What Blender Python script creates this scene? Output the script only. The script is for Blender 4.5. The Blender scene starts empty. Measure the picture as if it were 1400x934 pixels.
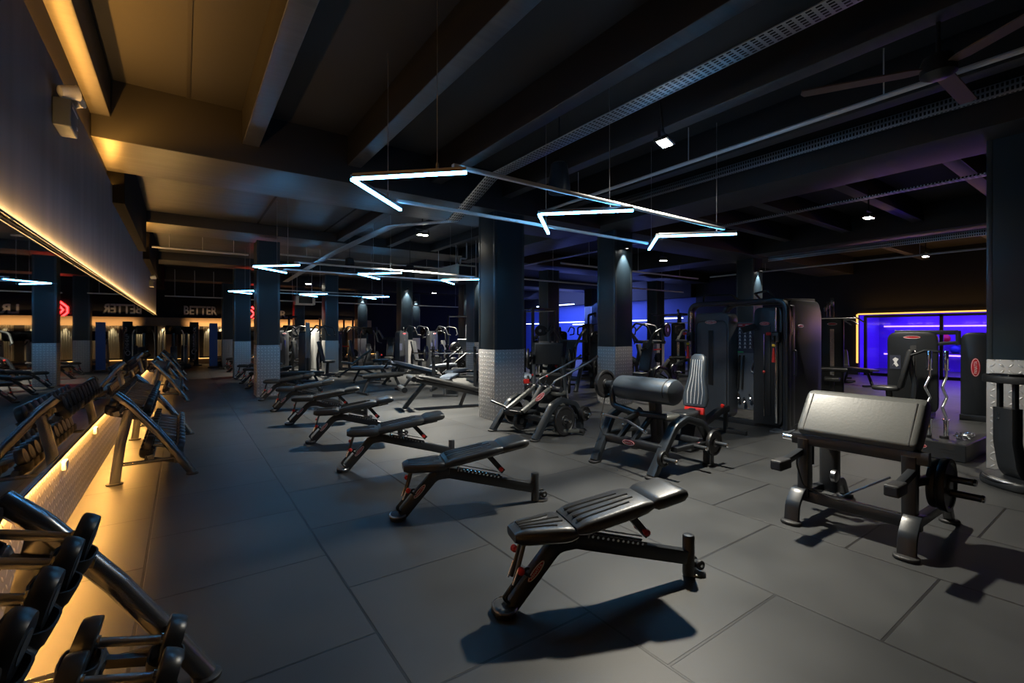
import bpy, bmesh, math, random
from mathutils import Vector as V, Matrix as Mx
random.seed(7)
SC = bpy.context.scene
COL = SC.collection
PI = math.pi

# ------------------------------------------------------------------ materials
def mat(name, col, rough=.5, metal=0., emit=None, es=0., bump=None, spec=None, coat=0., vary=0.):
    m = bpy.data.materials.new(name); m.use_nodes = True
    nt = m.node_tree; b = nt.nodes['Principled BSDF']
    b.inputs['Base Color'].default_value = (*col, 1)
    b.inputs['Roughness'].default_value = rough
    b.inputs['Metallic'].default_value = metal
    if spec is not None: b.inputs['Specular IOR Level'].default_value = spec
    if coat: b.inputs['Coat Weight'].default_value = coat; b.inputs['Coat Roughness'].default_value = .15
    if emit: b.inputs['Emission Color'].default_value = (*emit, 1); b.inputs['Emission Strength'].default_value = es
    if bump or vary:
        tc = nt.nodes.new('ShaderNodeTexCoord'); no = nt.nodes.new('ShaderNodeTexNoise')
        nt.links.new(tc.outputs['Object'], no.inputs['Vector'])
        no.inputs['Scale'].default_value = bump[0] if bump else 6
        no.inputs['Detail'].default_value = 4
        if bump:
            bp = nt.nodes.new('ShaderNodeBump'); bp.inputs['Strength'].default_value = bump[1]; bp.inputs['Distance'].default_value = .004
            nt.links.new(no.outputs['Fac'], bp.inputs['Height']); nt.links.new(bp.outputs['Normal'], b.inputs['Normal'])
        if vary:
            r = nt.nodes.new('ShaderNodeMapRange'); r.inputs['To Min'].default_value = max(.02, rough-vary); r.inputs['To Max'].default_value = min(1, rough+vary)
            nt.links.new(no.outputs['Fac'], r.inputs['Value']); nt.links.new(r.outputs['Result'], b.inputs['Roughness'])
    return m

class NB:                       # tiny node builder
    def __init__(s, m): s.nt = m.node_tree; s.b = s.nt.nodes['Principled BSDF']
    def n(s, t, **kw):
        o = s.nt.nodes.new(t)
        for k, v in kw.items(): setattr(o, k, v)
        return o
    def l(s, a, b): s.nt.links.new(a, b)
    def math(s, op, a, b=None, c=None):
        o = s.n('ShaderNodeMath', operation=op)
        for i, x in enumerate((a, b, c)):
            if x is None: continue
            if isinstance(x, (int, float)): o.inputs[i].default_value = x
            else: s.l(x, o.inputs[i])
        return o.outputs[0]

def floor_material():
    m = mat('rubber_floor_tiles', (.05, .052, .054), .5); k = NB(m)
    tc = k.n('ShaderNodeTexCoord'); sp = k.n('ShaderNodeSeparateXYZ'); k.l(tc.outputs['Object'], sp.inputs[0])
    u = k.math('ADD', sp.outputs[1], 20.185); v = k.math('ADD', sp.outputs[0], 20.2)
    cb = k.n('ShaderNodeCombineXYZ'); k.l(u, cb.inputs[0]); k.l(v, cb.inputs[1])
    br = k.n('ShaderNodeTexBrick', offset=.5, offset_frequency=2)
    br.inputs['Scale'].default_value = 1; br.inputs['Brick Width'].default_value = 1; br.inputs['Row Height'].default_value = 1
    br.inputs['Mortar Size'].default_value = .009; br.inputs['Mortar Smooth'].default_value = .3
    br.inputs['Color1'].default_value = (.034, .036, .038, 1); br.inputs['Color2'].default_value = (.043, .045, .046, 1); br.inputs['Mortar'].default_value = (.006, .006, .007, 1)
    k.l(cb.outputs[0], br.inputs['Vector'])
    n1 = k.n('ShaderNodeTexNoise'); n1.inputs['Scale'].default_value = 1.7; n1.inputs['Detail'].default_value = 6; k.l(tc.outputs['Object'], n1.inputs['Vector'])
    mx = k.n('ShaderNodeMix', data_type='RGBA', blend_type='MULTIPLY'); mx.inputs['Factor'].default_value = .55
    k.l(br.outputs['Color'], mx.inputs[6])
    rp = k.n('ShaderNodeValToRGB'); rp.color_ramp.elements[0].position = .3; rp.color_ramp.elements[0].color = (.55, .55, .55, 1); rp.color_ramp.elements[1].position = .7; rp.color_ramp.elements[1].color = (1.25, 1.22, 1.18, 1)
    k.l(n1.outputs['Fac'], rp.inputs['Fac']); k.l(rp.outputs['Color'], mx.inputs[7]); k.l(mx.outputs[2], k.b.inputs['Base Color'])
    rr = k.n('ShaderNodeMapRange'); rr.inputs['To Min'].default_value = .38; rr.inputs['To Max'].default_value = .56; k.l(n1.outputs['Fac'], rr.inputs['Value']); k.l(rr.outputs[0], k.b.inputs['Roughness'])
    n2 = k.n('ShaderNodeTexNoise'); n2.inputs['Scale'].default_value = 160; n2.inputs['Detail'].default_value = 3; k.l(tc.outputs['Object'], n2.inputs['Vector'])
    h = k.math('ADD', k.math('MULTIPLY', n2.outputs['Fac'], .22), k.math('MULTIPLY', br.outputs['Fac'], -1.6))
    bp = k.n('ShaderNodeBump'); bp.inputs['Strength'].default_value = .55; bp.inputs['Distance'].default_value = .003; k.l(h, bp.inputs['Height']); k.l(bp.outputs[0], k.b.inputs['Normal'])
    return m

def checker_material(name='checker_plate_steel', pitch=.07, col=(.62, .60, .58)):
    m = mat(name, col, .34, .55); k = NB(m)
    uv = k.n('ShaderNodeUVMap'); sp = k.n('ShaderNodeSeparateXYZ'); k.l(uv.outputs[0], sp.inputs[0])
    a = k.math('DIVIDE', sp.outputs[0], pitch); b = k.math('DIVIDE', sp.outputs[1], pitch)
    fa, fb = k.math('FLOOR', a), k.math('FLOOR', b)
    par = k.math('MULTIPLY_ADD', k.math('MODULO', k.math('ADD', k.math('ADD', fa, fb), 400), 2), 2, -1)   # -1 / +1
    la = k.math('SUBTRACT', k.math('SUBTRACT', a, fa), .5); lb = k.math('SUBTRACT', k.math('SUBTRACT', b, fb), .5)
    lb2 = k.math('MULTIPLY', lb, par)
    p = k.math('MULTIPLY', k.math('ADD', la, lb2), .7071); q = k.math('MULTIPLY', k.math('SUBTRACT', la, lb2), .7071)
    d = k.math('ADD', k.math('POWER', k.math('ABSOLUTE', k.math('DIVIDE', p, .40)), 2), k.math('POWER', k.math('ABSOLUTE', k.math('DIVIDE', q, .14)), 2))
    h = k.math('MAXIMUM', k.math('SUBTRACT', 1, d), 0)
    h = k.math('POWER', h, .6)
    mx = k.n('ShaderNodeMix', data_type='RGBA'); mx.inputs[6].default_value = (col[0]*.85, col[1]*.85, col[2]*.85, 1); mx.inputs[7].default_value = (.85, .83, .80, 1); k.l(k.math('MINIMUM', k.math('MULTIPLY', h, 1.6), 1), mx.inputs[0]); k.l(mx.outputs[2], k.b.inputs['Base Color'])
    bp = k.n('ShaderNodeBump'); bp.inputs['Strength'].default_value = .9; bp.inputs['Distance'].default_value = .006
    k.l(h, bp.inputs['Height']); k.l(bp.outputs[0], k.b.inputs['Normal'])
    r = k.n('ShaderNodeMapRange'); r.inputs['To Min'].default_value = .5; r.inputs['To Max'].default_value = .3; k.l(h, r.inputs['Value']); k.l(r.outputs[0], k.b.inputs['Roughness'])
    return m

def perforated_material():
    m = mat('perforated_galvanised_steel', (.42, .44, .47), .4, .9); k = NB(m)
    uv = k.n('ShaderNodeUVMap'); sp = k.n('ShaderNodeSeparateXYZ'); k.l(uv.outputs[0], sp.inputs[0])
    def hole(o, p, w):
        f = k.math('FRACT', k.math('DIVIDE', o, p)); return k.math('LESS_THAN', k.math('ABSOLUTE', k.math('SUBTRACT', f, .5)), w)
    hm = k.math('MULTIPLY', hole(sp.outputs[0], .035, .28), hole(sp.outputs[1], .06, .3))
    mx = k.n('ShaderNodeMix', data_type='RGBA'); mx.inputs[6].default_value = (.42, .44, .47, 1); mx.inputs[7].default_value = (.01, .01, .012, 1); k.l(hm, mx.inputs[0]); k.l(mx.outputs[2], k.b.inputs['Base Color'])
    return m

def panel_material():
    m = mat('dark_steel_wall_panel', (.13, .135, .15), .55, .25); k = NB(m)
    tc = k.n('ShaderNodeTexCoord'); mp = k.n('ShaderNodeMapping'); mp.inputs['Scale'].default_value = (1, 3.5, .35); k.l(tc.outputs['Object'], mp.inputs[0])
    n = k.n('ShaderNodeTexNoise'); n.inputs['Scale'].default_value = 1.6; n.inputs['Detail'].default_value = 5; k.l(mp.outputs[0], n.inputs['Vector'])
    rp = k.n('ShaderNodeValToRGB'); rp.color_ramp.elements[0].position = .3; rp.color_ramp.elements[0].color = (.075, .08, .095, 1); rp.color_ramp.elements[1].position = .75; rp.color_ramp.elements[1].color = (.13, .13, .145, 1)
    k.l(n.outputs['Fac'], rp.inputs[0]); k.l(rp.outputs[0], k.b.inputs['Base Color'])
    return m

def beam_material():
    m = mat('dark_painted_concrete', (.035, .037, .042), .38); k = NB(m)
    tc = k.n('ShaderNodeTexCoord'); mp = k.n('ShaderNodeMapping'); mp.inputs['Scale'].default_value = (.5, 6, 6); k.l(tc.outputs['Object'], mp.inputs[0])
    n = k.n('ShaderNodeTexNoise'); n.inputs['Scale'].default_value = 2.2; n.inputs['Detail'].default_value = 8; k.l(mp.outputs[0], n.inputs['Vector'])
    rp = k.n('ShaderNodeValToRGB'); rp.color_ramp.elements[0].position = .3; rp.color_ramp.elements[0].color = (.028, .03, .034, 1); rp.color_ramp.elements[1].position = .75; rp.color_ramp.elements[1].color = (.07, .072, .078, 1)
    k.l(n.outputs['Fac'], rp.inputs[0]); k.l(rp.outputs[0], k.b.inputs['Base Color'])
    r = k.n('ShaderNodeMapRange'); r.inputs['To Min'].default_value = .3; r.inputs['To Max'].default_value = .6; k.l(n.outputs['Fac'], r.inputs['Value']); k.l(r.outputs[0], k.b.inputs['Roughness'])
    bp = k.n('ShaderNodeBump'); bp.inputs['Strength'].default_value = .25; bp.inputs['Distance'].default_value = .01; k.l(n.outputs['Fac'], bp.inputs['Height']); k.l(bp.outputs[0], k.b.inputs['Normal'])
    return m

M = {}
M['floor'] = floor_material()
M['checker'] = checker_material()
M['perf'] = perforated_material()
M['panel'] = panel_material()
M['beam'] = beam_material()
M['fan'] = mat('brown_fan_blade', (.13, .085, .06), .5)
M['ceil'] = mat('black_ceiling_paint', (.016, .017, .019), .7, bump=(8, .3))
M['black_wall'] = mat('black_wall_paint', (.008, .008, .009), .65)
M['dead_black'] = mat('flock_black', (.002, .002, .002), .9, spec=.1)
M['rib_side'] = mat('black_beam_sides', (.010, .0105, .012), .6)
M['column'] = mat('slate_blue_column_paint', (.026, .048, .066), .42, bump=(30, .05))
M['column_trim'] = mat('column_corner_trim', (.10, .13, .15), .3, .6)
M['mirror'] = mat('mirror_glass', (.82, .85, .86), .015, 1.)
M['frame'] = mat('satin_black_powdercoat', (.014, .016, .019), .34, spec=.6, vary=.06)
M['frame_hi'] = mat('satin_black_side_frame', (.012, .015, .019), .33, spec=.55)
M['shroud'] = mat('black_plastic_shroud', (.016, .018, .021), .4)
M['shroud_grey'] = mat('charcoal_shroud', (.062, .072, .086), .42)
M['vinyl'] = mat('black_upholstery_vinyl', (.027, .028, .029), .36, bump=(90, .12), spec=.6)
M['vinyl_grey'] = mat('worn_grey_upholstery_vinyl', (.066, .068, .064), .40, bump=(60, .15), spec=.55)
M['rubber'] = mat('black_rubber', (.012, .012, .013), .55, bump=(50, .1))
M['urethane'] = mat('black_urethane_head', (.014, .015, .017), .32)
M['chrome'] = mat('chrome', (.75, .76, .78), .14, 1.)
M['steel'] = mat('brushed_grey_steel', (.30, .30, .31), .3, 1., vary=.05)
M['rack'] = mat('metallic_grey_rack_tube', (.22, .225, .235), .24, .85)
M['handle'] = mat('dark_knurled_handle', (.27, .275, .29), .3, .9, bump=(200, .3))
M['bar'] = mat('grey_green_lever_tube', (.10, .105, .10), .36, .5)
M['red'] = mat('red_plastic', (.62, .025, .018), .35)
M['badge'] = mat('red_badge_enamel', (.42, .012, .02), .3)
M['silver'] = mat('silver_lettering', (.72, .72, .72), .35, .3)
M['white'] = mat('off_white_plastic', (.62, .62, .6), .4)
M['white_frame'] = mat('white_machine_frame', (.32, .32, .31), .4)
M['cream'] = mat('cream_sheet_metal', (.62, .62, .52), .45)
M['iron'] = mat('black_weight_plate', (.010, .010, .011), .38, .0, spec=.5)
M['ply'] = mat('warm_plywood_frieze', (.55, .36, .19), .55, bump=(12, .1))
M['dark_bay'] = mat('dark_brown_bay', (.03, .025, .022), .6)
M['curtain'] = mat('pale_pleated_curtain', (.42, .37, .28), .7)
M['letter'] = mat('pale_sign_letters', (.6, .56, .55), .5)
M['blue_wall'] = mat('blue_painted_wall', (.05, .09, .38), .5)
M['purple_wall'] = mat('violet_studio_wall', (.16, .07, .55), .5)
M['board'] = mat('grey_accessory_panel', (.11, .125, .145), .45)
M['chart_red'] = mat('red_chart_header', (.5, .02, .03), .5)
M['chart_dark'] = mat('dark_chart_sheet', (.03, .035, .06), .5)
M['chart_white'] = mat('white_print', (.7, .7, .72), .5)
M['green'] = mat('green_print', (.03, .35, .12), .5)
M['yellow'] = mat('yellow_plastic', (.75, .5, .03), .4)
M['screen'] = mat('black_console_screen', (.01, .01, .013), .12)
M['blue_banner'] = mat('blue_banner', (.03, .10, .38), .45)
M['light_upholstery'] = mat('pale_blue_grey_upholstery', (.34, .40, .48), .42)
M['aluminium'] = mat('aluminium_tube', (.55, .56, .58), .3, .9)
M['conduit'] = mat('grey_conduit', (.72, .73, .75), .4, .2)
M['glass'] = mat('studio_glass', (.9, .9, 1.), .03)
_k = NB(M['glass']); _t = _k.n('ShaderNodeBsdfTransparent'); _g = _k.n('ShaderNodeBsdfGlossy'); _g.inputs['Roughness'].default_value = .03; _x = _k.n('ShaderNodeMixShader'); _x.inputs[0].default_value = .07
_k.l(_t.outputs[0], _x.inputs[1]); _k.l(_g.outputs[0], _x.inputs[2]); _k.l(_x.outputs[0], _k.nt.nodes['Material Output'].inputs[0])
def em(name, col, s): return mat(name, (.02, .02, .02), .5, emit=col, es=s)
M['led'] = em('cool_white_led', (.11, .49, 1.), 42)
M['flood'] = em('warm_white_flood', (1., .93, .76), 60)
M['led_amber'] = em('amber_led', (1., .50, .10), 1.7)
M['led_warm'] = em('warm_led', (1., .58, .18), 2.2)
M['led_blue'] = em('blue_white_led', (.42, .52, 1.), 9)
M['led_violet'] = em('violet_led', (.28, .16, 1.), 5)
M['neon_red'] = em('red_neon', (1., .02, .02), 13)
M['spot_face'] = em('spot_face', (1., .97, .88), 25)

# ------------------------------------------------------------------ mesh builder
def frm(o, u, v):
    u = V(u).normalized(); v = V(v); n = u.cross(v).normalized(); v = n.cross(u)
    return Mx(((u.x, v.x, n.x, o[0]), (u.y, v.y, n.y, o[1]), (u.z, v.z, n.z, o[2]), (0, 0, 0, 1)))
def T(x=0, y=0, z=0, rz=0, ry=0, rx=0):
    return Mx.Translation((x, y, z)) @ Mx.Rotation(rz, 4, 'Z') @ Mx.Rotation(ry, 4, 'Y') @ Mx.Rotation(rx, 4, 'X')

def fillet(pts, r, seg=5):
    pts = [V(p) for p in pts]; out = [pts[0]]
    for i in range(1, len(pts)-1):
        a, b, c = pts[i-1], pts[i], pts[i+1]
        d1, d2 = (a-b), (c-b); l1, l2 = d1.length, d2.length; d1.normalize(); d2.normalize()
        ang = d1.angle(d2)
        if ang > PI-.02: out.append(b); continue
        t = min(r/math.tan(ang/2), l1*.48, l2*.48)
        p0, p1 = b+d1*t, b+d2*t
        for k in range(seg+1):
            s = k/seg; out.append(p0*(1-s)**2 + b*2*s*(1-s) + p1*s*s)
    out.append(pts[-1]); return out

def rrect(w, h, r, k=3):
    r = min(r, w/2-1e-5, h/2-1e-5); o = []
    for cx, cy, a0 in ((w/2-r, h/2-r, 0), (-w/2+r, h/2-r, 90), (-w/2+r, -h/2+r, 180), (w/2-r, -h/2+r, 270)):
        for i in range(k+1):
            a = math.radians(a0+90*i/k); o.append((cx+r*math.cos(a), cy+r*math.sin(a)))
    return o
def ell(a, b, n=24): return [(a*math.cos(2*PI*i/n), b*math.sin(2*PI*i/n)) for i in range(n)]

class MB:
    def __init__(s): s.v = []; s.f = []; s.M = Mx.Identity(4)
    def at(s, m): s.M = m; return s
    def add(s, vs, fs):
        b = len(s.v); s.v += [tuple(s.M @ V(p)) for p in vs]
        flip = s.M.to_3x3().determinant() < 0
        s.f += [tuple(b+i for i in (reversed(f) if flip else f)) for f in fs]; return s
    def rings(s, R, cap=(True, True), closed=False):
        n = len(R[0]); vs = [p for r in R for p in r]; fs = []
        m = len(R)
        for i in range(m if closed else m-1):
            a, b = i*n, ((i+1) % m)*n
            for j in range(n): k = (j+1) % n; fs.append((a+j, a+k, b+k, b+j))
        if not closed:
            if cap[0]: fs.append(tuple(range(n-1, -1, -1)))
            if cap[1]: fs.append(tuple((m-1)*n+j for j in range(n)))
        return s.add(vs, fs)
    def box(s, c, d, b=0.):
        x, y, z = c; a, e, h = d[0]/2, d[1]/2, d[2]/2
        if b <= 0:
            vs = [(x+i*a, y+j*e, z+k*h) for k in (-1, 1) for i, j in ((-1, -1), (1, -1), (1, 1), (-1, 1))]
            return s.add(vs, [(3, 2, 1, 0), (4, 5, 6, 7), (0, 1, 5, 4), (1, 2, 6, 5), (2, 3, 7, 6), (3, 0, 4, 7)])
        return s.rbox(c, d, b, 2)
    def rbox(s, c, d, r, k=3, rp=None, dome=0.):
        """rounded box; rp = plan corner radius, dome = extra puff of the top"""
        x, y, z = c; w, e, h = d; r = min(r, h/2-1e-5, w/2-1e-5, e/2-1e-5); rp = max(rp or r, r+1e-5); R = []
        prof = [(r*(1-math.sin(PI/2*i/k)), -h/2+r*(1-math.cos(PI/2*i/k))) for i in range(k+1)] + [(r*(1-math.cos(PI/2*i/k)), h/2-r*(1-math.sin(PI/2*i/k))) for i in range(k+1)]
        for ins, zz in prof:
            R.append([(x+p, y+q, z+zz) for p, q in rrect(w-2*ins, e-2*ins, max(rp-ins, 1e-4), 3)])
        if dome:
            for t in (.75, .45, .15):
                ww, ee = (w-2*r)*t, (e-2*r)*t
                R.append([(x+p, y+q, z+h/2+dome*(1-t*t)) for p, q in rrect(ww, ee, max((rp-r)*t, 1e-4), 3)])
        return s.rings(R)
    def tube(s, pts, r, n=10, cap=True, closed=False):
        P = [V(p) for p in pts]; m = len(P); rs = r if isinstance(r, (list, tuple)) else [r]*m
        tg = [(P[(i+1) % m]-P[i-1] if closed else P[min(i+1, m-1)]-P[max(i-1, 0)]).normalized() for i in range(m)]
        u = tg[0].orthogonal().normalized(); R = []
        for i in range(m):
            u = (u-tg[i]*u.dot(tg[i])).normalized(); w = tg[i].cross(u)
            R.append([P[i]+(u*math.cos(2*PI*j/n)+w*math.sin(2*PI*j/n))*rs[i] for j in range(n)])
        return s.rings(R, (cap, cap), closed)
    def sweep(s, pts, w, h, side=(0, 1, 0), rad=None, ws=None, hs=None):
        """rect tube: w across `side`, h across the other way"""
        P = [V(p) for p in pts]; m = len(P); sd = V(side).normalized(); R = []
        for i in range(m):
            t = (P[min(i+1, m-1)]-P[max(i-1, 0)]).normalized(); x = (sd-t*sd.dot(t)).normalized(); y = t.cross(x)
            k = 1.
            if 0 < i < m-1:
                a = (P[i]-P[i-1]).angle(P[i+1]-P[i]); k = 1/max(math.cos(a/2), .5)
            ww = ws[i] if ws else w; hh = hs[i] if hs else h
            R.append([P[i]+x*p+y*q*k for p, q in rrect(ww, hh, rad if rad is not None else min(ww, hh)*.18, 2)])
        return s.rings(R)
    def lathe(s, prof, o=(0, 0, 0), ax=(0, 0, 1), n=20, cap=True):
        a = V(ax).normalized(); u = a.orthogonal().normalized(); w = a.cross(u); o = V(o)
        R = [[o+a*h+(u*math.cos(2*PI*j/n)+w*math.sin(2*PI*j/n))*max(r, 1e-4) for j in range(n)] for r, h in prof]
        return s.rings(R, (cap, cap))
    def prism(s, out, d, b=0.):
        """outline in local xy, thickness d along +z"""
        if b:
            c = [sum(p[i] for p in out)/len(out) for i in (0, 1)]
            def sh(k): 
                o2 = []
                n = len(out)
                for i in range(n):
                    p0, p1, p2 = V(out[i-1]), V(out[i]), V(out[(i+1) % n])
                    e1, e2 = (p1-p0), (p2-p1)
                    if e1.length < 1e-9 or e2.length < 1e-9: nn = V((0, 0))
                    else:
                        e1.normalize(); e2.normalize(); n1, n2 = V((-e1.y, e1.x)), V((-e2.y, e2.x)); nn = n1+n2
                        nn = nn/max(nn.length_squared/2, .3)
                    o2.append((p1.x+nn.x*k, p1.y+nn.y*k))
                return o2
            R = [[(*p, 0) for p in sh(b)], [(*p, b*.3) for p in sh(b*.3)], [(*p, b) for p in out], [(*p, d-b) for p in out], [(*p, d-b*.3) for p in sh(b*.3)], [(*p, d) for p in sh(b)]]
        else: R = [[(*p, 0) for p in out], [(*p, d) for p in out]]
        return s.rings(R)
    def sphere(s, c, r, n=12, sq=(1, 1, 1)):
        k = n//2; R = []
        for i in range(k+1):
            a = -PI/2+PI*i/k; a = max(min(a, PI/2-.02), -PI/2+.02)
            R.append([(c[0]+sq[0]*r*math.cos(a)*math.cos(2*PI*j/n), c[1]+sq[1]*r*math.cos(a)*math.sin(2*PI*j/n), c[2]+sq[2]*r*math.sin(a)) for j in range(n)])
        return s.rings(R)
    def mesh(s, name, m, uv=False, ang=.7):
        me = bpy.data.meshes.new(name); me.from_pydata(s.v, [], s.f); me.update()
        bm = bmesh.new(); bm.from_mesh(me); bmesh.ops.recalc_face_normals(bm, faces=bm.faces); bm.to_mesh(me); bm.free()
        if uv:
            ul = me.uv_layers.new(name='UVMap')
            for p in me.polygons:
                n = p.normal; ax = max(range(3), key=lambda i: abs(n[i]))
                for li in p.loop_indices:
                    c = me.vertices[me.loops[li].vertex_index].co
                    ul.data[li].uv = (c.y, c.z) if ax == 0 else ((c.x, c.z) if ax == 1 else (c.x, c.y))
        me.shade_smooth(); me.set_sharp_from_angle(angle=ang)
        me.materials.append(M[m] if isinstance(m, str) else m)
        return me
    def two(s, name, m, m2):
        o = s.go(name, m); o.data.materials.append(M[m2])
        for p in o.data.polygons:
            if p.normal.z > -.5: p.material_index = 1  # undersides keep the first material, all other faces take the second
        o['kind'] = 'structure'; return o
    def go(s, name, m, parent=None, uv=False, label=None, ang=.7):
        o = bpy.data.objects.new(name, s.mesh(name, m, uv, ang)); COL.objects.link(o)
        if parent: o.parent = parent
        if label: o['label'] = label
        return o

def tag(o, label, cat, group=None):
    o['label'] = label; o['category'] = cat
    if group: o['group'] = group
    return o
def thing(name, label, cat, loc=(0, 0, 0), rz=0., group=None):
    o = bpy.data.objects.new(name, None); o.empty_display_size = .1; COL.objects.link(o)
    o.location = loc; o.rotation_euler = (0, 0, rz)
    return tag(o, label, cat, group)
def struct(name, mb, m, uv=False):
    o = mb.go(name, m, uv=uv); o['kind'] = 'structure'; return o
KIDS = {}
def kids(o): return [c for c in COL.objects if c.parent == o]
def dup(root, loc, rz, label, group=None):
    if root not in KIDS: KIDS[root] = [(c, kids(c)) for c in kids(root)]
    r = root.copy(); COL.objects.link(r); r.location = loc; r.rotation_euler = (0, 0, rz); r['label'] = label
    if group: r['group'] = group
    for ch, gs in KIDS[root]:
        c = ch.copy(); COL.objects.link(c); c.parent = r
        for g in gs:
            d = g.copy(); COL.objects.link(d); d.parent = c
    return r
TXT = {}
def text_mesh(name, body, size, depth, m, fit=None, bold=0.):
    cu = bpy.data.curves.new(name, 'FONT'); cu.body = body; cu.size = size; cu.extrude = depth; cu.align_x = 'CENTER'; cu.align_y = 'CENTER'; cu.resolution_u = 2; cu.offset = bold
    ob = bpy.data.objects.new(name, cu); COL.objects.link(ob)
    bpy.context.view_layer.update()
    dg = bpy.context.evaluated_depsgraph_get(); me = bpy.data.meshes.new_from_object(ob.evaluated_get(dg))
    bpy.data.objects.remove(ob); me.materials.clear(); me.materials.append(M[m])
    if fit:
        xs = [v.co.x for v in me.vertices]; ys = [v.co.y for v in me.vertices]
        sx = fit[0]/(max(xs)-min(xs)); sy = fit[1]/(max(ys)-min(ys)); cx = (max(xs)+min(xs))/2; cy = (max(ys)+min(ys))/2
        for v in me.vertices: v.co.x = (v.co.x-cx)*sx; v.co.y = (v.co.y-cy)*sy
    return me
def text(name, body, parent, mtx, fit, depth=.002, m='silver', label=None):
    key = (body, fit, depth, m)
    if key not in TXT: TXT[key] = text_mesh(name, body, .1, depth, m, fit)
    o = bpy.data.objects.new(name, TXT[key]); COL.objects.link(o); o.parent = parent; o.matrix_local = mtx
    if label: o['label'] = label
    return o
def badge(parent, o, u, v, w, h, letters=True, label='red oval badge with silver rim and lettering'):
    F = frm(o, u, v); mb = MB().at(F)
    mb.prism(ell(w/2, h/2), .006, .002)
    b = mb.go('badge', 'badge', parent, label=label)
    rm = MB().at(F); rm.tube([(x, y, .006) for x, y in ell(w*.46, h*.42)], .0025+.01*h, 6, closed=True); rm.go('badge_rim', 'silver', b, label='silver rim')
    if letters: text('lettering', 'PANATTA', b, F @ Mx.Translation((0, 0, .007)), (w*.66, h*.34), .0012, label='silver lettering')
    return b
# ------------------------------------------------------------------ camera
cd = bpy.data.cameras.new('camera'); cam = bpy.data.objects.new('camera', cd); COL.objects.link(cam)
cam.location = (0, 0, 1.515); cam.rotation_euler = (PI/2, 0, -math.atan2(450, 636))
cd.sensor_width = 36; cd.lens = 636/1400*36; cd.shift_y = -12/1400; cd.clip_start = .02
SC.camera = cam

# ------------------------------------------------------------------ the shell
YB, XR, ZS = 27.5, 19.9, 4.25
fl = MB(); fl.box((9.3, 12.2, -.05), (22, 32, .1)); struct('floor', fl, 'floor')
c = MB(); c.box((9.3, 12.2, ZS+.06), (22, 32, .12)); struct('ceiling', c, 'ceil')
w = MB(); w.box((-.90, 8.5, 2.1), (.2, 23.0, 4.3)); w.box((-1.25, 23.9, 2.1), (.2, 7.8, 4.3)); struct('wall_left', w, 'black_wall')
w = MB(); w.box((9.3, YB+.1, 2.1), (22, .2, 4.3)); struct('wall_back', w, 'black_wall')
w = MB(); w.box((9.3, -3.1, 2.1), (22, .2, 4.3)); struct('wall_front', w, 'black_wall')
# right wall with the studio window opening (Y -1.5..6.4, z 0..2.12)
w = MB(); w.box((XR+.1, 9.75, 2.1), (.2, 6.5, 4.3)); w.box((XR+.1, 2.45, 3.2), (.2, 8.1, 2.1)); w.box((XR+.1, -2.4, 2.1), (.2, 1.6, 4.3))
struct('wall_right', w, 'black_wall')
w = MB(); w.box((XR+.1, 20.3, 1.6), (.2, 14.6, 3.2)); struct('wall_right_far', w, 'blue_wall'); w = MB(); w.box((XR-.1, 20.3, 3.7), (.6, 14.6, 1.0)); struct('wall_right_upper', w, 'black_wall')
# left wall: kick plate, mirror, dark steel panel above
k = MB(); k.box((-.775, 8.6, .28), (.035, 22.8, .56)); struct('baseboard_left', k, 'checker', uv=True)
mi = MB(); mi.box((-.775, 8.6, 1.34), (.03, 22.8, 1.56)); o = mi.go('wall_mirror', 'mirror'); tag(o, 'long frameless mirror on the left wall above the checker plate kickboard', 'mirror')
p = MB(); p.box((-.750, 8.6, 2.77), (.010, 22.8, 1.30)); p.box((-.775, 20.0, 2.77), (.05, .012, 1.30)); struct('trim_1', p, 'panel')
# small profiles that carry the warm led strips
p = MB(); p.box((-.724, 8.6, 2.112), (.012, 22.8, .005))
for i in range(12): p.box((-.737, -2.6+2.04*i, 2.112), (.026, .02, .005))
struct('trim_2', p, 'column_trim')
s = MB(); s.box((-.724, 8.6, 2.1165), (.008, 22.7, .004)); o = s.go('led_strip', 'led_warm'); tag(o, 'warm led strip glowing along the bottom edge of the dark steel panel', 'led strip')
p = MB(); p.box((-.7505, 8.6, .5775), (.013, 22.8, .002)); p.box((-.7445, 8.6, .572), (.001, 22.8, .011)); struct('trim_0', p, 'steel')
s = MB(); s.box((-.7505, 8.6, .5755), (.006, 22.7, .002)); o = s.go('led_strip', 'led_warm'); tag(o, 'warm led strip under the profile on top of the checker plate kickboard', 'led strip')
for i, y in enumerate((6.45, 4.9, 9.6)):
    s = MB(); s.rbox((-.74, y, .50), (.03, .10, .07), .008); o = s.go('mirror_clip', 'white'); tag(o, ('white mirror clip on the kickboard between the nearest and the second dumbbell rack', 'white mirror clip on the kickboard nearest to the camera', 'white mirror clip on the kickboard behind the second dumbbell rack')[i], 'clip', 'mirror clips')

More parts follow.
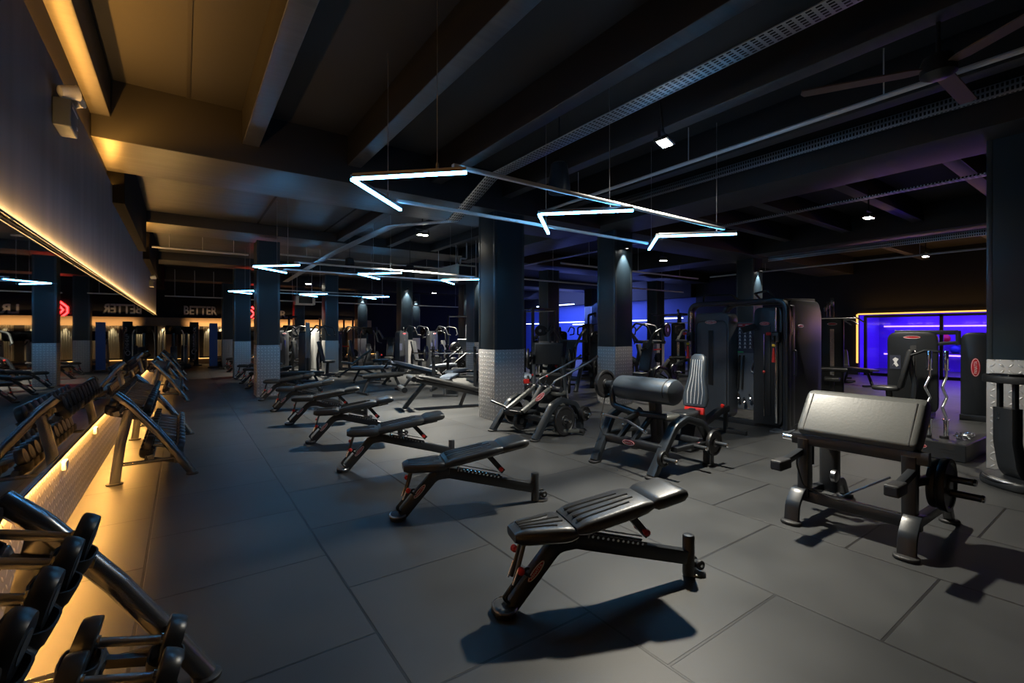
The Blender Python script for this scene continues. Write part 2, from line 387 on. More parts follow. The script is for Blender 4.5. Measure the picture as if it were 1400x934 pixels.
# ------------------------------------------------------------------ ceiling structure
tn = 3
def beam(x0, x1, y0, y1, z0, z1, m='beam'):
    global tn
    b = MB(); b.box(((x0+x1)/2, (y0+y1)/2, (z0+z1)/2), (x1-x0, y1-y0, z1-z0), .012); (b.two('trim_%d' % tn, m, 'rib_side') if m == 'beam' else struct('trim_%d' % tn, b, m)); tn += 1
ZT = ZS+.03
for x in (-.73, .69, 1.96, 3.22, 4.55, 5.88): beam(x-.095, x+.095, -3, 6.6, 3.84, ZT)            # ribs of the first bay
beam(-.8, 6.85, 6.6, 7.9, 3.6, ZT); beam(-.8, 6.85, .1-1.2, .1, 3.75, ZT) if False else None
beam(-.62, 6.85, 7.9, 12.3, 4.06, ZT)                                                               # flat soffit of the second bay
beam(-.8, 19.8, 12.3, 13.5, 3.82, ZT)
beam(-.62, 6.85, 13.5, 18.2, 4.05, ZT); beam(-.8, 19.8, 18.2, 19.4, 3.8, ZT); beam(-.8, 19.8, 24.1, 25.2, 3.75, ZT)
beam(-.8, -.62, 7.9, 12.3, 3.2, ZT, 'dead_black'); beam(-.8, -.62, 13.5, 18.2, 3.2, ZT, 'dead_black'); beam(-1.15, -.62, 20.0, 24.1, 3.3, ZT, 'dead_black')
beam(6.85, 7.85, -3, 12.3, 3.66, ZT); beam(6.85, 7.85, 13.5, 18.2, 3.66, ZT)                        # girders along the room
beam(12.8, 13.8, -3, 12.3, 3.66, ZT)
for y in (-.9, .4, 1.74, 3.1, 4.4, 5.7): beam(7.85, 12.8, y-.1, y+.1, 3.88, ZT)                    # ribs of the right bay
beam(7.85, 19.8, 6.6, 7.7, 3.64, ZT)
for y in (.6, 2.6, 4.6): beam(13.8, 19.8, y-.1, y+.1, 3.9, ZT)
for x in (3.3, 4.6, 5.9): beam(x-.09, x+.09, 7.9, 12.3, 3.86, 4.1)
# dark joint strips on the first bay soffits
for i, (x, y0, y1, z) in enumerate(((.05, .3, 6.6, ZS-.002), (1.42, 7.95, 12.25, 4.056), (2.9, 7.95, 12.25, 4.056))):
    j = MB(); j.box((x, (y0+y1)/2, z), (.035, y1-y0, .012)); struct('trim_%d' % tn, j, 'black_wall'); tn += 1

# ------------------------------------------------------------------ columns
def column(x, y, w, d, label, spot=False, top=3.7):
    t = thing('column', label, 'column', (x, y, 0))
    b = MB(); b.rbox((w/2, d/2, top/2+.6), (w, d, top-1.2), .018, 2); b.go('shaft', 'column', t)
    k = MB(); k.rbox((w/2, d/2, .61), (w+.012, d+.012, 1.22), .008, 2); k.go('checker_plate_base', 'checker', t, uv=True, label='silver checker plate cladding')
    for cx, cy in ((0, 0), (w, 0), (0, d)):
        e = MB(); e.box((cx+(.02 if cx == 0 else -.02), cy+(.02 if cy == 0 else -.02), top/2+.61), (.05, .05, top-1.22), .006); e.go('corner_trim', 'column_trim', t)
    return t
cols = [
 (1.42, 12.4, .49, .52, 'slate column nearest to the left aisle in front, with silver checker plate base'),
 (1.42, 18.3, .49, .5, 'slate column second along the left aisle, half hidden behind the nearest aisle column'),
 (1.42, 24.15, .49, .5, 'slate column third along the left aisle, beside the pale sign letters'),
 (4.36, 6.67, .62, .52, 'large slate column in the middle of the photo, behind the third bench'),
 (4.36, 18.3, .48, .5, 'far slate column with a red lit edge behind the cross trainers'),
 (4.36, 24.15, .45, .5, 'far dark column with a red lit edge beside the black cable station'),
 (7.35, .68, .55, .5, 'slate column cut by the right photo edge, beside the vibration platform'),
 (7.35, 6.67, .53, .5, 'slate column with a white spotlight on it, right of the middle column'),
 (7.35, 12.4, .5, .5, 'slate column with spotlight, left of the large middle column'),
 (7.35, 18.3, .5, .5, 'far slate column with spotlight above the pale benches'),
 (7.35, 24.15, .5, .5, 'farthest slate column with spotlight in front of the plywood frieze'),
 (10.3, 12.4, .5, .5, 'blue and red lit column in the far machine area between the two middle columns'),
 (10.3, 18.3, .5, .5, 'far column with reddish side and spotlight beside the dark blue wall'),
 (10.3, 24.15, .5, .5, 'tiny far column with spotlight at the left of the dark blue wall'),
 (13.26, 6.84, .5, .5, 'column with spotlight rising behind the big cable trainer'),
 (16.2, 12.4, .5, .5, 'dark column in the blue area right of the spotlit column'),
 (16.4, 16.4, .5, .5, 'red lit column in the blue area seen left of the spotlit column')]
spots = (7, 8, 9, 10, 12, 13, 14)
SPL = {7: 'slate column right of the middle column', 8: 'slate column left of the large middle column', 9: 'far column above the pale benches', 10: 'farthest column in front of the plywood frieze', 12: 'reddish far column beside the blue wall', 13: 'tiny far column by the blue wall', 14: 'column behind the big cable trainer'}
for i, (x, y, w_, d_, lb) in enumerate(cols):
    column(x, y, w_, d_, lb)
    if i in spots:
        s = thing('spotlight', 'small white spotlight at the top of the ' + SPL[i], 'spotlight', (x+w_*.5, y-.09, 3.28), 0, 'column spotlights')
        h = MB(); h.lathe([(.03, .1), (.045, .09), (.05, 0), (.042, 0), (.04, .02)], n=14); h.go('housing', 'frame', s)
        h = MB(); h.box((0, .055, .07), (.03, .09, .03)); h.go('bracket', 'frame', s)
        h = MB(); h.lathe([(.038, .012), (.038, .018)], n=14); h.go('lens', 'spot_face', s)

# ------------------------------------------------------------------ back wall: frieze, bays, sign
fz = MB(); fz.box((3.2, YB-.12, 2.03), (8.6, .25, .40)); fz.box((8.3, YB-.12, 2.03), (1.6, .25, .4)); struct('trim_%d' % tn, fz, 'ply'); tn += 1
bay = MB(); bay.box((4.2, YB-.02, .95), (10.4, .05, 1.85)); struct('trim_%d' % tn, bay, 'dark_bay'); tn += 1
for x in (-.55, .55, 4.9, 7.9):
    f = MB(); f.box((x, YB-.12, .95), (.22, .25, 1.86)); struct('trim_%d' % tn, f, 'ply'); tn += 1
CURT = (-.75, .15, 1.05, 1.55, 2.6, 3.6, 4.4, 5.5, 6.2, 7.2, 8.0)
for i, x in enumerate(CURT):
    cu = MB(); n = 22
    R = []
    for z in (.35, 1.83):
        R.append([(x-.24+.48*j/n, YB-.09+.02*math.sin(j*2.1), z) for j in range(n+1)] + [(x+.24-.48*j/n, YB-.05, z) for j in range(n+1)])
    cu.rings(R); o = cu.go('curtain', 'curtain'); tag(o, '%s pale pleated curtain from the left on the far wall under the plywood frieze' % ('first', 'second', 'third', 'fourth', 'fifth', 'sixth', 'seventh', 'eighth', 'ninth', 'tenth', 'eleventh')[i], 'curtain', 'curtains on the far wall')
pl = MB(); pl.box((4.2, YB-.3, .14), (10.4, .35, .28)); struct('baseboard_back', pl, 'ply')
s = MB(); s.box((4.2, YB-.49, .285), (10.3, .02, .02)); o = s.go('led_strip', 'led_warm'); tag(o, 'warm led strip along the plinth at the foot of the far wall', 'led strip')
ex = Mx(((1, 0, 0, 0), (0, 0, -1, 0), (0, 1, 0, 0), (0, 0, 0, 1)))
def sign(body, x, z, w, h, label):
    o = bpy.data.objects.new('wall_lettering', text_mesh('wall_lettering', body, .6, .02, 'letter', (w, h), .016)); COL.objects.link(o)
    o.matrix_world = Mx.Translation((x, YB-.03, z)) @ ex; tag(o, label, 'sign')
sign('BETTER', .72, 2.60, 1.36, .44, 'pale capital letters BETTER on the black far wall at the left')
sign('LR.', 4.32, 2.50, .62, .40, 'pale capital letters LR. on the black far wall right of the aisle column')
lg = thing('neon_sign', 'red glowing double chevron neon emblem on the far wall between the aisle columns', 'neon sign', (2.85, YB-.03, 2.5))
for sx in (-1, 1):
    n_ = MB(); n_.tube([(sx*.06, 0, .36), (sx*.3, 0, .12), (sx*.3, 0, -.12), (sx*.06, 0, -.36)], .035, 8); n_.tube([(sx*.03, 0, .2), (sx*.17, 0, 0), (sx*.03, 0, -.2)], .035, 8); n_.go('neon_tube', 'neon_red', lg)
n_ = MB(); n_.box((0, .02, 0), (.8, .02, .95)); n_.go('backing', 'black_wall', lg)

# ------------------------------------------------------------------ studio behind the right window
st = MB(); st.box((24.5, 2.4, 1.2), (.2, 9.6, 2.6)); st.box((22.3, 7.3, 1.2), (4.4, .2, 2.6)); st.box((22.3, -2.4, 1.2), (4.4, .2, 2.6)); st.box((22.35, 2.4, 2.55), (4.5, 9.8, .1)); struct('wall_studio', st, 'purple_wall')
sf = MB(); sf.box((22.3, 2.4, -.05), (4.6, 9.6, .1)); struct('floor_studio', sf, 'floor')
wn = thing('window_1', 'wide studio window with thin dark mullions in the right wall', 'window', (XR+.1, 0, 0)); del wn['category']; del wn['label']; wn['kind'] = 'structure'
for y in (6.3, 4.25, 2.2, .2, -1.5):
    f = MB(); f.box((0, y, 1.06), (.08, .09, 2.12)); f.go('mullion', 'frame', wn)
f = MB(); f.box((0, 2.4, .05), (.08, 7.8, .1)); f.box((0, 2.4, 2.09), (.08, 7.8, .08)); f.go('window_frame', 'frame', wn)
for y0, y1 in ((4.3, 6.25), (2.25, 4.2), (.25, 2.15), (-1.45, .15)):
    f = MB(); f.box((.01, (y0+y1)/2, 1.08), (.012, y1-y0, 1.96)); f.go('window_pane', 'glass', wn)
a = thing('border_light', 'amber led line framing the top and left side of the studio window', 'led light', (XR-.06, 0, 0))
s = MB(); s.box((0, 2.5, 2.18), (.05, 7.95, .045)); s.go('top_tube', 'led_amber', a); s = MB(); s.box((0, 6.5, 1.3), (.05, .045, 1.75)); s.go('side_tube', 'led_amber', a)
for i, (z, x) in enumerate(((1.78, 24.3), (.62, 24.3))):
    s = MB(); s.box((x, 2.4, z), (.04, 9.2, .05)); o = s.go('led_strip', 'led_violet'); tag(o, ('violet led line high on the studio rear wall', 'violet led line low on the studio rear wall')[i], 'led strip')
for i, (y, x, z, r) in enumerate(((4.2, 21.5, 2.42, 1.2), (2.6, 22, 2.42, 1.0))):
    s = MB(); s.box((x, y, z), (.06, r, .04)); o = s.go('ceiling_light', 'led_blue'); tag(o, ('white tube light on the studio ceiling nearer the window corner', 'white tube light on the studio ceiling over the middle pane')[i], 'light')
for i, (y, z, m) in enumerate(((5.0, 1.13, 'red'), (4.7, .73, 'blue_banner'), (4.1, 1.13, 'red'), (3.9, .73, 'blue_banner'))):
    t = thing('exercise_ball', '%s exercise ball on the studio shelf, %s' % (('red', 'blue', 'red', 'blue')[i], ('upper left', 'lower left', 'upper right', 'lower right')[i]), 'ball', (24.0, y, z), 0, 'exercise balls in the studio')
    s = MB(); s.sphere((0, 0, .16), .17, 18); s.go('ball', m, t)
    s = MB(); s.lathe([(.10, 0), (.12, .0), (.12, .015), (.10, .015)], n=18); s.go('ring_stand', 'frame', t)
sh = thing('ball_rack', 'dark rail rack holding exercise balls on the studio rear wall', 'rack', (24.15, 4.4, 0))
for z in (.73, 1.13):
    s = MB(); s.box((-.1, .05, z-.012), (.4, 1.7, .02)); s.go('shelf', 'frame', sh)
for y in (-.78, .88):
    s = MB(); s.box((.05, y, .58), (.05, .05, 1.16)); s.go('post', 'frame', sh)
# ------------------------------------------------------------------ blue far zone lights
for i, (x, y, z, L) in enumerate(((19.5, 24.6, 2.12, 2.4), (19.4, 20.6, 2.16, 3.4), (19.6, 20.2, 2.02, 2.0), (19.5, 16.0, 2.15, 2.2), (19.45, 14.2, 2.22, 1.6), (18.8, 22, 3.2, 3.5), (18.6, 17.6, 3.0, 2.2))):
    s = MB(); s.box((0, 0, 0), (.06, L, .045)); t = thing('tube_light', 'blue white tube light on the blue far wall, ' + ('leftmost', 'long upper one between the columns', 'short lower one between the columns', 'right of the spotlit column', 'rightmost', 'high one near the ceiling at left', 'high one near the ceiling at right')[i], 'light', (x, y, z), 0, 'tube lights in the blue area')
    s.go('tube', 'led_blue', t); h = MB(); h.box((.03, 0, .03), (.05, L+.06, .03)); h.box((.12, 0, .04), (.22, .04, .03)); h.go('mount', 'frame', t)
# ------------------------------------------------------------------ hanging chevron lights and their rails
ORD = ('first', 'second', 'third', 'fourth', 'fifth', 'sixth', 'seventh', 'eighth', 'ninth', 'tenth', 'eleventh', 'twelfth', 'thirteenth', 'fourteenth')
ROWN = ('nearest', 'middle', 'far')
ZL = 2.70
def chevron():
    t = thing('chevron_light', '', 'light', (0, 0, 0), 0, 'hanging chevron lights')
    for s in (-1, 1):
        a, b = V((0, s*.012, 0)), V((.64, s*.64, 0))
        h = MB(); h.sweep([a+V((0, 0, .022)), b+V((0, 0, .022))], .036, .03, (0, 0, 1)); h.go('housing', 'aluminium', t)
        l = MB(); l.sweep([a, b], .022, .03, (0, 0, 1)); l.go('led_tube', 'led', t)
        e = MB(); p = a*.25+b*.75 if s < 0 else a*.3+b*.7
        e.tube([p+V((0, 0, .03)), (p.x, p.y, 1.35)], .0035, 6); e.lathe([(.012, .03), (.012, .07), (.004, .09)], (p.x, p.y, 0), n=10); e.go('suspension_wire', 'aluminium', t)
    return t
ch0 = None
for r, (y, xs) in enumerate(((3.64, (1.07, 2.92, 4.78)), (9.45, (1.03, 2.9, 4.76)), (15.5, (1.07, 2.95, 4.9)))):
    for i, x in enumerate(xs):
        lb = '%s glowing white chevron light from the left in the %s hanging row' % (ORD[i], ROWN[r])
        if ch0 is None: ch0 = chevron(); ch0.location = (x, y, ZL); ch0['label'] = lb
        else: dup(ch0, (x, y, ZL), 0, lb)
    for s in (-1, 1):
        b = MB(); b.sweep([(xs[0]+.57, y+s*.56, ZL+.058), (xs[2]+.5, y+s*.56, ZL+.058)], .03, .04, (0, 0, 1)); o = b.go('light_rail', 'conduit')
        tag(o, '%s grey rail linking the chevron lights of the %s hanging row' % (('nearer', 'farther')[s > 0], ROWN[r]), 'rail', 'light rails')

# ------------------------------------------------------------------ floodlights
LIGHTS = []
def lamp(kind, loc, energy, color, size=.1, rot=(0, 0, 0), name='lamp', size_y=None, spread=None, spot=None, blend=.4):
    d = bpy.data.lights.new(name, kind); d.energy = energy; d.color = color
    if kind == 'AREA':
        d.size = size
        if size_y: d.shape = 'RECTANGLE'; d.size_y = size_y
        if spread: d.spread = math.radians(spread)
    else: d.shadow_soft_size = size
    if kind == 'SPOT': d.spot_size = math.radians(spot or 60); d.spot_blend = blend
    o = bpy.data.objects.new(name, d); COL.objects.link(o); o.location = loc; o.rotation_euler = rot; return o
def flood(loc, label, energy, rz=0, spread=108, tilt_x=0):
    t = thing('floodlight', label, 'light', loc, rz, 'ceiling floodlights')
    h = MB(); h.rbox((0, 0, .03), (.24, .15, .035), .01); h.go('housing', 'frame', t)
    h = MB(); h.box((0, 0, .0115), (.19, .10, .006)); h.go('led_face', 'flood', t)
    h = MB(); h.sweep([(-.125, 0, .03), (-.135, 0, .03), (-.135, 0, .12), (.135, 0, .12), (.135, 0, .03), (.125, 0, .03)], .03, .004); h.tube([(0, 0, .12), (0, 0, .5)], .012, 8); h.go('bracket', 'frame', t)
    t.rotation_euler.x = math.radians(tilt_x)
    lamp('AREA', (loc[0], loc[1], loc[2]-.004), energy, (1., .93, .78), .18, rot=(math.radians(tilt_x), 0, rz), name='flood_lamp', size_y=.1, spread=spread)
    return t
flood((3.98, 2.95, 3.42), 'bright floodlight on the near ceiling above the preacher bench and front bench', 165, .3, 126, -6)
for x, y, e, lb in ((3.9, 8.6, 280, 'floodlight on the ceiling left of the hanging air unit'), (9.5, 2.95, 80, 'floodlight on the right ceiling below the violet lit tray'), (15.5, 3.6, 60, 'floodlight far right above the studio window'),
    (10.6, 7.9, 80, 'small floodlight seen just left of the spotlit column'), (17, 9.3, 90, 'floodlight above the top left of the big cable trainer'), (4.1, 19.9, 280, 'small floodlight left of the far pale unit heater'),
    (10.1, 20.9, 120, 'small floodlight above the far spotlit column'), (8.2, 15.4, 480, 'small floodlight right of the far row of chevrons')):
    flood((x, y, 3.45), lb, e)

# ------------------------------------------------------------------ cable trays, conduits
t = MB(); path = fillet([(3.38, -1.5, 3.60), (3.38, 5.25, 3.60), (3.36, 6.3, 3.22), (3.1, 8.2, 3.46), (3.06, 12.2, 3.5), (3.2, 19.5, 3.46)], .25)
t.sweep(path, .19, .012, (1, 0, 0)); o = t.go('cable_tray', 'perf', uv=True); tag(o, 'long perforated metal cable tray stepping down under the main ceiling beam', 'cable tray')
t = MB(); t.sweep([(8.0, -2.2, 3.45), (8.0, 12, 3.45)], .14, .02, (1, 0, 0)); o = t.go('cable_tray', 'perf', uv=True); tag(o, 'violet lit cable tray on the right ceiling below the brown ribs', 'cable tray')
for i, (z, x) in enumerate(((3.95, 6.78), (3.55, 13.3))):
    t = MB(); t.sweep([(x-.1, -2.6, z), (x-.1, 6.4, z)], .14, .015, (0, 0, 1)); o = t.go('cable_tray', 'perf', uv=True); tag(o, ('dark wire basket tray along the side of the right ceiling girder', 'wire basket tray under the far right girder above the studio window')[i], 'cable tray')
for i, (a, b, lb) in enumerate((((-.6, 13.9, 3.55), (1.4, 13.9, 3.55), 'conduit pipe under the second ceiling soffit left of the aisle column'), ((5.2, .5, 3.66), (5.2, 6.5, 3.66), 'thin conduit pipe on the near right ceiling beside the rib'),
    ((1.9, 13.8, 3.62), (7.3, 13.8, 3.62), 'conduit pipe crossing behind the middle chevron row'), ((-.6, 23.4, 3.0), (1.4, 23.4, 3.0), 'white pipe crossing above the BETTER lettering'), ((1.9, 22.2, 2.9), (14, 22.2, 2.9), 'long white pipe crossing the far hall above the frieze'),
    ((7.9, 9, 3.3), (7.9+6, 9, 3.3), 'grey pipe crossing the ceiling behind the middle columns'), ((8, 11, 3.1), (16, 11.0, 3.1), 'lower grey pipe crossing in front of the blue area'), ((14.6, -2, 3.4), (14.6, 9, 3.4), 'thin lit pipe under the far right ceiling'))):
    t = MB(); t.tube([a, b], .025, 8); n = 3
    for k in range(n):
        q = V(a).lerp(V(b), (k+.5)/n); t.tube([q, (q.x, q.y, 4.1)], .006, 6)
    o = t.go('conduit_pipe', 'conduit'); tag(o, lb, 'pipe')

# ------------------------------------------------------------------ ceiling fan, speakers, air unit, emergency lights
f = thing('ceiling_fan', 'dark ceiling fan hanging below the near right ribs', 'ceiling fan', (4.62, 1.0, 3.36))
b = MB(); b.lathe([(.03, .24), (.09, .22), (.11, .17), (.11, .09), (.06, .06)], n=20); b.go('motor_housing', 'frame', f)
b = MB(); b.tube([(0, 0, .22), (0, 0, .6)], .014, 8); b.go('down_rod', 'frame', f)
for k in range(3):
    a = math.radians(120+120*k); b = MB().at(T(0, 0, .13, a))
    b.prism([(.08, -.03), (.18, -.055), (.85, -.065), (.88, -.02), (.88, .05), (.18, .055), (.08, .03)], .012); b.go('blade', 'fan', f)
for x, y, z, lb in ((3.66, 4.2, 3.18, 'black pendant loudspeaker hanging in front of the large middle column'), (3.45, 12.0, 3.05, 'black pendant loudspeaker hanging above the middle chevron row'), (4.9, 11.6, 2.95, 'black pendant loudspeaker left of the hanging air unit')):
    s = thing('pendant_speaker', lb, 'speaker', (x, y, z), 0, 'pendant speakers')
    b = MB(); b.lathe([(.07, .36), (.10, .34), (.135, .06), (.13, 0), (.115, 0), (.11, .02)], n=20); b.go('cabinet', 'shroud', s)
    b = MB(); b.lathe([(.11, .018), (.03, .012)], n=20); b.go('grille', 'rubber', s)
    b = MB(); b.tube([(0, 0, .36), (0, 0, 1.1)], .006, 6); b.go('hanger', 'frame', s)
u = thing('air_unit', 'cream sheet metal air unit hanging on rods beside the large middle column', 'air unit', (5.95, 11.0, 3.02))
b = MB(); b.rbox((.34, .58, .17), (.62, 1.15, .34), .01, 1); b.go('casing', 'cream', u)
b = MB(); b.box((.34, -.008, .17), (.5, .02, .24)); b.go('outlet_grille', 'frame', u)
b = MB(); b.sweep([(.05, .05, -.02), (.62, .05, -.02)], .04, .03); b.sweep([(.05, 1.1, -.02), (.62, 1.1, -.02)], .04, .03); b.go('support_rail', 'conduit', u)
for x, y in ((.03, .05), (.65, .05), (.03, 1.1), (.65, 1.1)):
    b = MB(); b.tube([(x, y, -.04), (x, y, 1.05)], .009, 8); b.go('threaded_rod', 'conduit', u)
b = MB(); b.tube(fillet([(.3, .3, .33), (.3, .3, .55), (.5, .3, .55), (.5, .3, 1.0)], .05), .02, 8); b.go('refrigerant_pipe', 'conduit', u)
h = thing('unit_heater', 'pale unit heater hanging in front of the LR. lettering', 'heater', (4.0, 21.9, 2.75))
b = MB(); b.rbox((.35, 0, .18), (.8, .5, .4), .03); b.go('casing', 'white', h); b = MB(); b.box((.35, -.255, .18), (.55, .02, .28)); b.go('grille', 'frame', h)
for x in (.05, .65):
    b = MB(); b.tube([(x, 0, .38), (x, 0, 1.3)], .01, 6); b.go('hanger_rod', 'conduit', h)
def emergency(y, z, lb):
    e = thing('emergency_light', lb, 'emergency light', (-.744, y, z), 0, 'twin spot emergency lights')
    b = MB(); b.rbox((.05, 0, .0), (.10, .26, .20), .012); b.go('battery_box', 'shroud_grey', e)
    b = MB(); b.box((.102, 0, .05), (.004, .2, .01)); b.box((.102, .08, -.04), (.004, .03, .02)); b.go('indicator_strip', 'white', e)
    for s in (-1, 1):
        b = MB(); b.lathe([(.02, -.06), (.04, -.05), (.05, .04), (.055, .05), (.045, .05), (.03, .03)], (.08, s*.085, .16), (.75, -.35*s, .25), 16); hd = b.go('lamp_head', 'white', e)
        b = MB(); b.tube([(.05, s*.085, .09), (.06, s*.085, .16)], .012, 8); b.go('swivel', 'white', hd)
emergency(4.62, 3.07, 'twin spot emergency light on the near part of the dark wall panel')
emergency(16.0, 2.86, 'tiny twin spot emergency light at the far end of the dark wall panel')

# ------------------------------------------------------------------ light that the place has, and one added amber uplight
lamp('AREA', (-.723, 8.6, 2.120), 175, (1., .54, .17), .006, (0, math.radians(180-20), 0), 'panel_wash_lamp', size_y=22.6)
for y0, y1, k in ((-2.6, 6.25, 21), (6.3, 8.25, 11), (8.3, 12.0, 24), (12.05, 13.75, 11), (13.8, 18.0, 24)): lamp('AREA', (-.784, (y0+y1)/2, 3.404), k*(y1-y0), (1., .43, .07), .02, (0, math.radians(180+50), 0), 'panel_top_lamp', size_y=y1-y0)
lamp('AREA', (-.7505, 8.6, .5735), 420, (1., .46, .10), .004, (0, math.radians(-20), 0), 'kick_lamp', size_y=22.6)
for i, (x, y, w_, d_, lb) in enumerate(cols):
    if i in spots: lamp('SPOT', (x+w_*.5, y-.09, 3.29), 130, (1., .96, .88), .02, (math.radians(8), 0, 0), 'column_spot', spot=62, blend=.6)
for x in CURT: lamp('SPOT', (x, YB-.16, 1.81), 26, (1., .86, .58), .015, (0, 0, 0), 'curtain_spot', spot=70, blend=.6)
lamp('AREA', (4.2, YB-.7, 1.75), 20, (1., .62, .28), 8, (math.radians(115), 0, 0), 'frieze_lamp', size_y=.05, spread=70)
lamp('AREA', (17.5, 20, 3.4), 800, (.20, .28, 1.), 5, (0, math.radians(-28), 0), 'blue_zone_lamp', size_y=8)
lamp('AREA', (22.2, 2.5, 2.46), 620, (.15, .05, 1.), 4, (0, 0, 0), 'studio_lamp', size_y=8)
lamp('AREA', (XR-.12, 2.5, 2.16), 24, (1., .5, .12), 7.8, (math.radians(35), 0, math.radians(90)), 'led_frame_lamp', size_y=.05)
lamp('AREA', (XR-.3, 2.5, 2.24), 22, (1., .5, .12), 7.8, (0, math.radians(155), 0), 'added_ceiling_uplight', size_y=.05).rotation_euler = (0, math.radians(158), 0)  # added amber lamp, not part of the led frame, to gild the ceiling
bpy.data.objects['added_ceiling_uplight'].data.size = .05; bpy.data.objects['added_ceiling_uplight'].data.size_y = 7.8
W = bpy.data.worlds.new('world'); SC.world = W; W.use_nodes = True
W.node_tree.nodes['Background'].inputs[0].default_value = (.35, .5, .75, 1); W.node_tree.nodes['Background'].inputs[1].default_value = .0
SC.view_settings.view_transform = 'Standard'; SC.view_settings.look = 'None'; SC.view_settings.gamma = 1; SC.view_settings.exposure = 0
SC.view_settings.use_curve_mapping = False
SC.cycles.use_denoising = True
SC.cycles.max_bounces = 6; SC.cycles.diffuse_bounces = 3; SC.cycles.glossy_bounces = 4; SC.cycles.transmission_bounces = 4
SC.cycles.sample_clamp_indirect = 4
# ------------------------------------------------------------------ adjustable bench
def stripe_pad(mb, x0, x1, w0, w1, t, r, tip=False, n=9):
    """tapered upholstered pad along +x lying at z 0..t (loft of rounded sections)"""
    R = []
    for i in range(n+1):
        s = i/n; x = x0+(x1-x0)*s; w = w0+(w1-w0)*s; h = t
        if i == 0 or i == n: w -= .03; h = t*.55
        elif i in (1, n-1): w -= .006; h = t*.94
        R.append([(x, p, t/2+q) for p, q in rrect(w, h, min(r, h*.45), 3)])
    mb.rings(R); return mb
def ribs_on(pad, x0, x1, w0, w1, z, m='vinyl', k=2, name='stitched_stripe', rr=.009):
    for j in range(k):
        a, b = .5-(j+1)*.27/k*1.25, 0
        for s in (-1, 1):
            mb = MB(); mb.tube([(x0, s*w0*(.10+.17*j), z), ((x0+x1)/2, s*(w0+w1)/2*(.10+.17*j), z), (x1-.02-.05*j, s*w1*(.10+.17*j), z)], rr, 6)
            mb.go(name, m, pad)
def tilt(o, x, z, ry): o.matrix_local = T(x, 0, z, 0, ry)
def make_bench():
    t = thing('adjustable_bench', '', 'bench', (0, 0, 0), 0, 'row of adjustable benches')
    # main spine: inclined foot leg bending into a rear sloping beam
    m = MB(); m.sweep(fillet([(.03, 0, .03), (.30, 0, .33), (.42, 0, .335), (1.17, 0, .13)], .12, 6), .065, .085); m.go('spine', 'frame', t)
    m = MB(); m.rbox((.0, 0, .02), (.13, .17, .04), .015, 3, .06); m.go('front_foot', 'rubber', t); 
    m = MB(); m.tube([(.0+.062*math.cos(a), .083*math.sin(a), .036) for a in [2*PI*i/24 for i in range(24)]], .007, 6, closed=True); m.go('foot_trim', 'steel', t)
    m = MB(); m.sweep(fillet([(.0, -.035, .09), (.0, -.035, .11), (.115, -.035, .24), (.13, -.035, .235)], .02), .014, .014, (0, 1, 0)); m.tube(fillet([(.02, -.036, .065), (-.02, -.036, .10), (.09, -.036, .225), (.135, -.036, .19)], .02), .009, 6); m.go('carry_handle', 'frame_hi', t)
    m = MB(); m.lathe([(.036, .012), (.036, .25), (.03, .258), (.001, .262)], (1.20, 0, 0), n=16); m.go('rear_post', 'frame', t)
    m = MB(); m.lathe([(.062, 0), (.066, .006), (.062, .014), (.03, .018), (.001, .018)], (1.265, .02, 0), n=20); m.go('rear_foot_disc', 'steel', t)
    m = MB(); m.sweep([(1.20, 0, .06), (1.29, .03, .06)], .035, .03, (0, 0, 1)); m.go('wheel_bracket', 'frame', t)
    for s in (-1, 1):
        m = MB(); m.lathe([(.001, -.012), (.026, -.012), (.030, -.008), (.030, .008), (.026, .012), (.001, .012)], (1.285, .03+s*.035, .058), (0, 1, 0), 16); wh = m.go('transport_wheel', 'rubber', t)
        m = MB(); m.lathe([(.010, -.016), (.010, .016)], (1.285, .03+s*.035, .058), (0, 1, 0), 10); m.go('axle', 'chrome', wh)
    # seat
    m = MB(); stripe_pad(m, .04, .38, .18, .31, .085, .035); sp = m.go('seat', 'vinyl', t); tilt(sp, .0, .375, math.radians(-1)); ribs_on(sp, .08, .35, .16, .28, .083)
    # backrest
    m = MB(); stripe_pad(m, 0, .50, .32, .30, .075, .03); bp = m.go('backrest', 'vinyl', t); tilt(bp, .375, .405, math.radians(-9.5)); ribs_on(bp, .03, .44, .32, .27, .073)
    m = MB(); stripe_pad(m, .497, .735, .30, .29, .075, .03); hp = m.go('head_pad', 'vinyl', t); tilt(hp, .375, .405, math.radians(-9.5))
    m = MB(); m.box((.33, .0, -.015), (.66, .06, .03), .006); bf = m.go('backrest_frame', 'frame', t); tilt(bf, .375, .405, math.radians(-9.5))
    # ladder with notches
    m = MB(); m.box((.73, 0, .285), (.40, .012, .035)); m.M = Mx.Identity(4)
    ld = MB().at(T(.50, 0, .345, 0, math.radians(15)))
    ld.box((.19, .026, 0), (.40, .006, .045)); ld.box((.19, -.026, 0), (.40, .006, .045)); ladder = ld.go('ladder', 'frame', t)
    ld = MB().at(T(.50, 0, .345, 0, math.radians(15))); ld.sweep(fillet([(-.01, -.03, 0), (-.01, -.03, .055), (.34, -.03, .055)], .012), .008, .008); ld.go('guard_rail', 'steel', t)
    for i in range(11):
        p = MB().at(T(.50, 0, .345, 0, math.radians(15))); p.tube([(.015+.034*i, -.036, .012), (.015+.034*i, .036, .012)], .008, 8); p.go('notch_pin', 'chrome', ladder)
    m = MB(); m.sweep(fillet([(.70, 0, .46), (.76, 0, .455), (.87, 0, .33), (.90, 0, .30)], .05), .03, .045); st = m.go('backrest_strut', 'frame', t)
    for s in (-1, 1):
        m = MB(); m.lathe([(.01, 0), (.01, .02), (.02, .024), (.02, .045), (.012, .05)], (.865, s*.015, .335), (0, s, 0), 12); m.go('adjuster_knob', 'red', st, label='red adjuster knob')
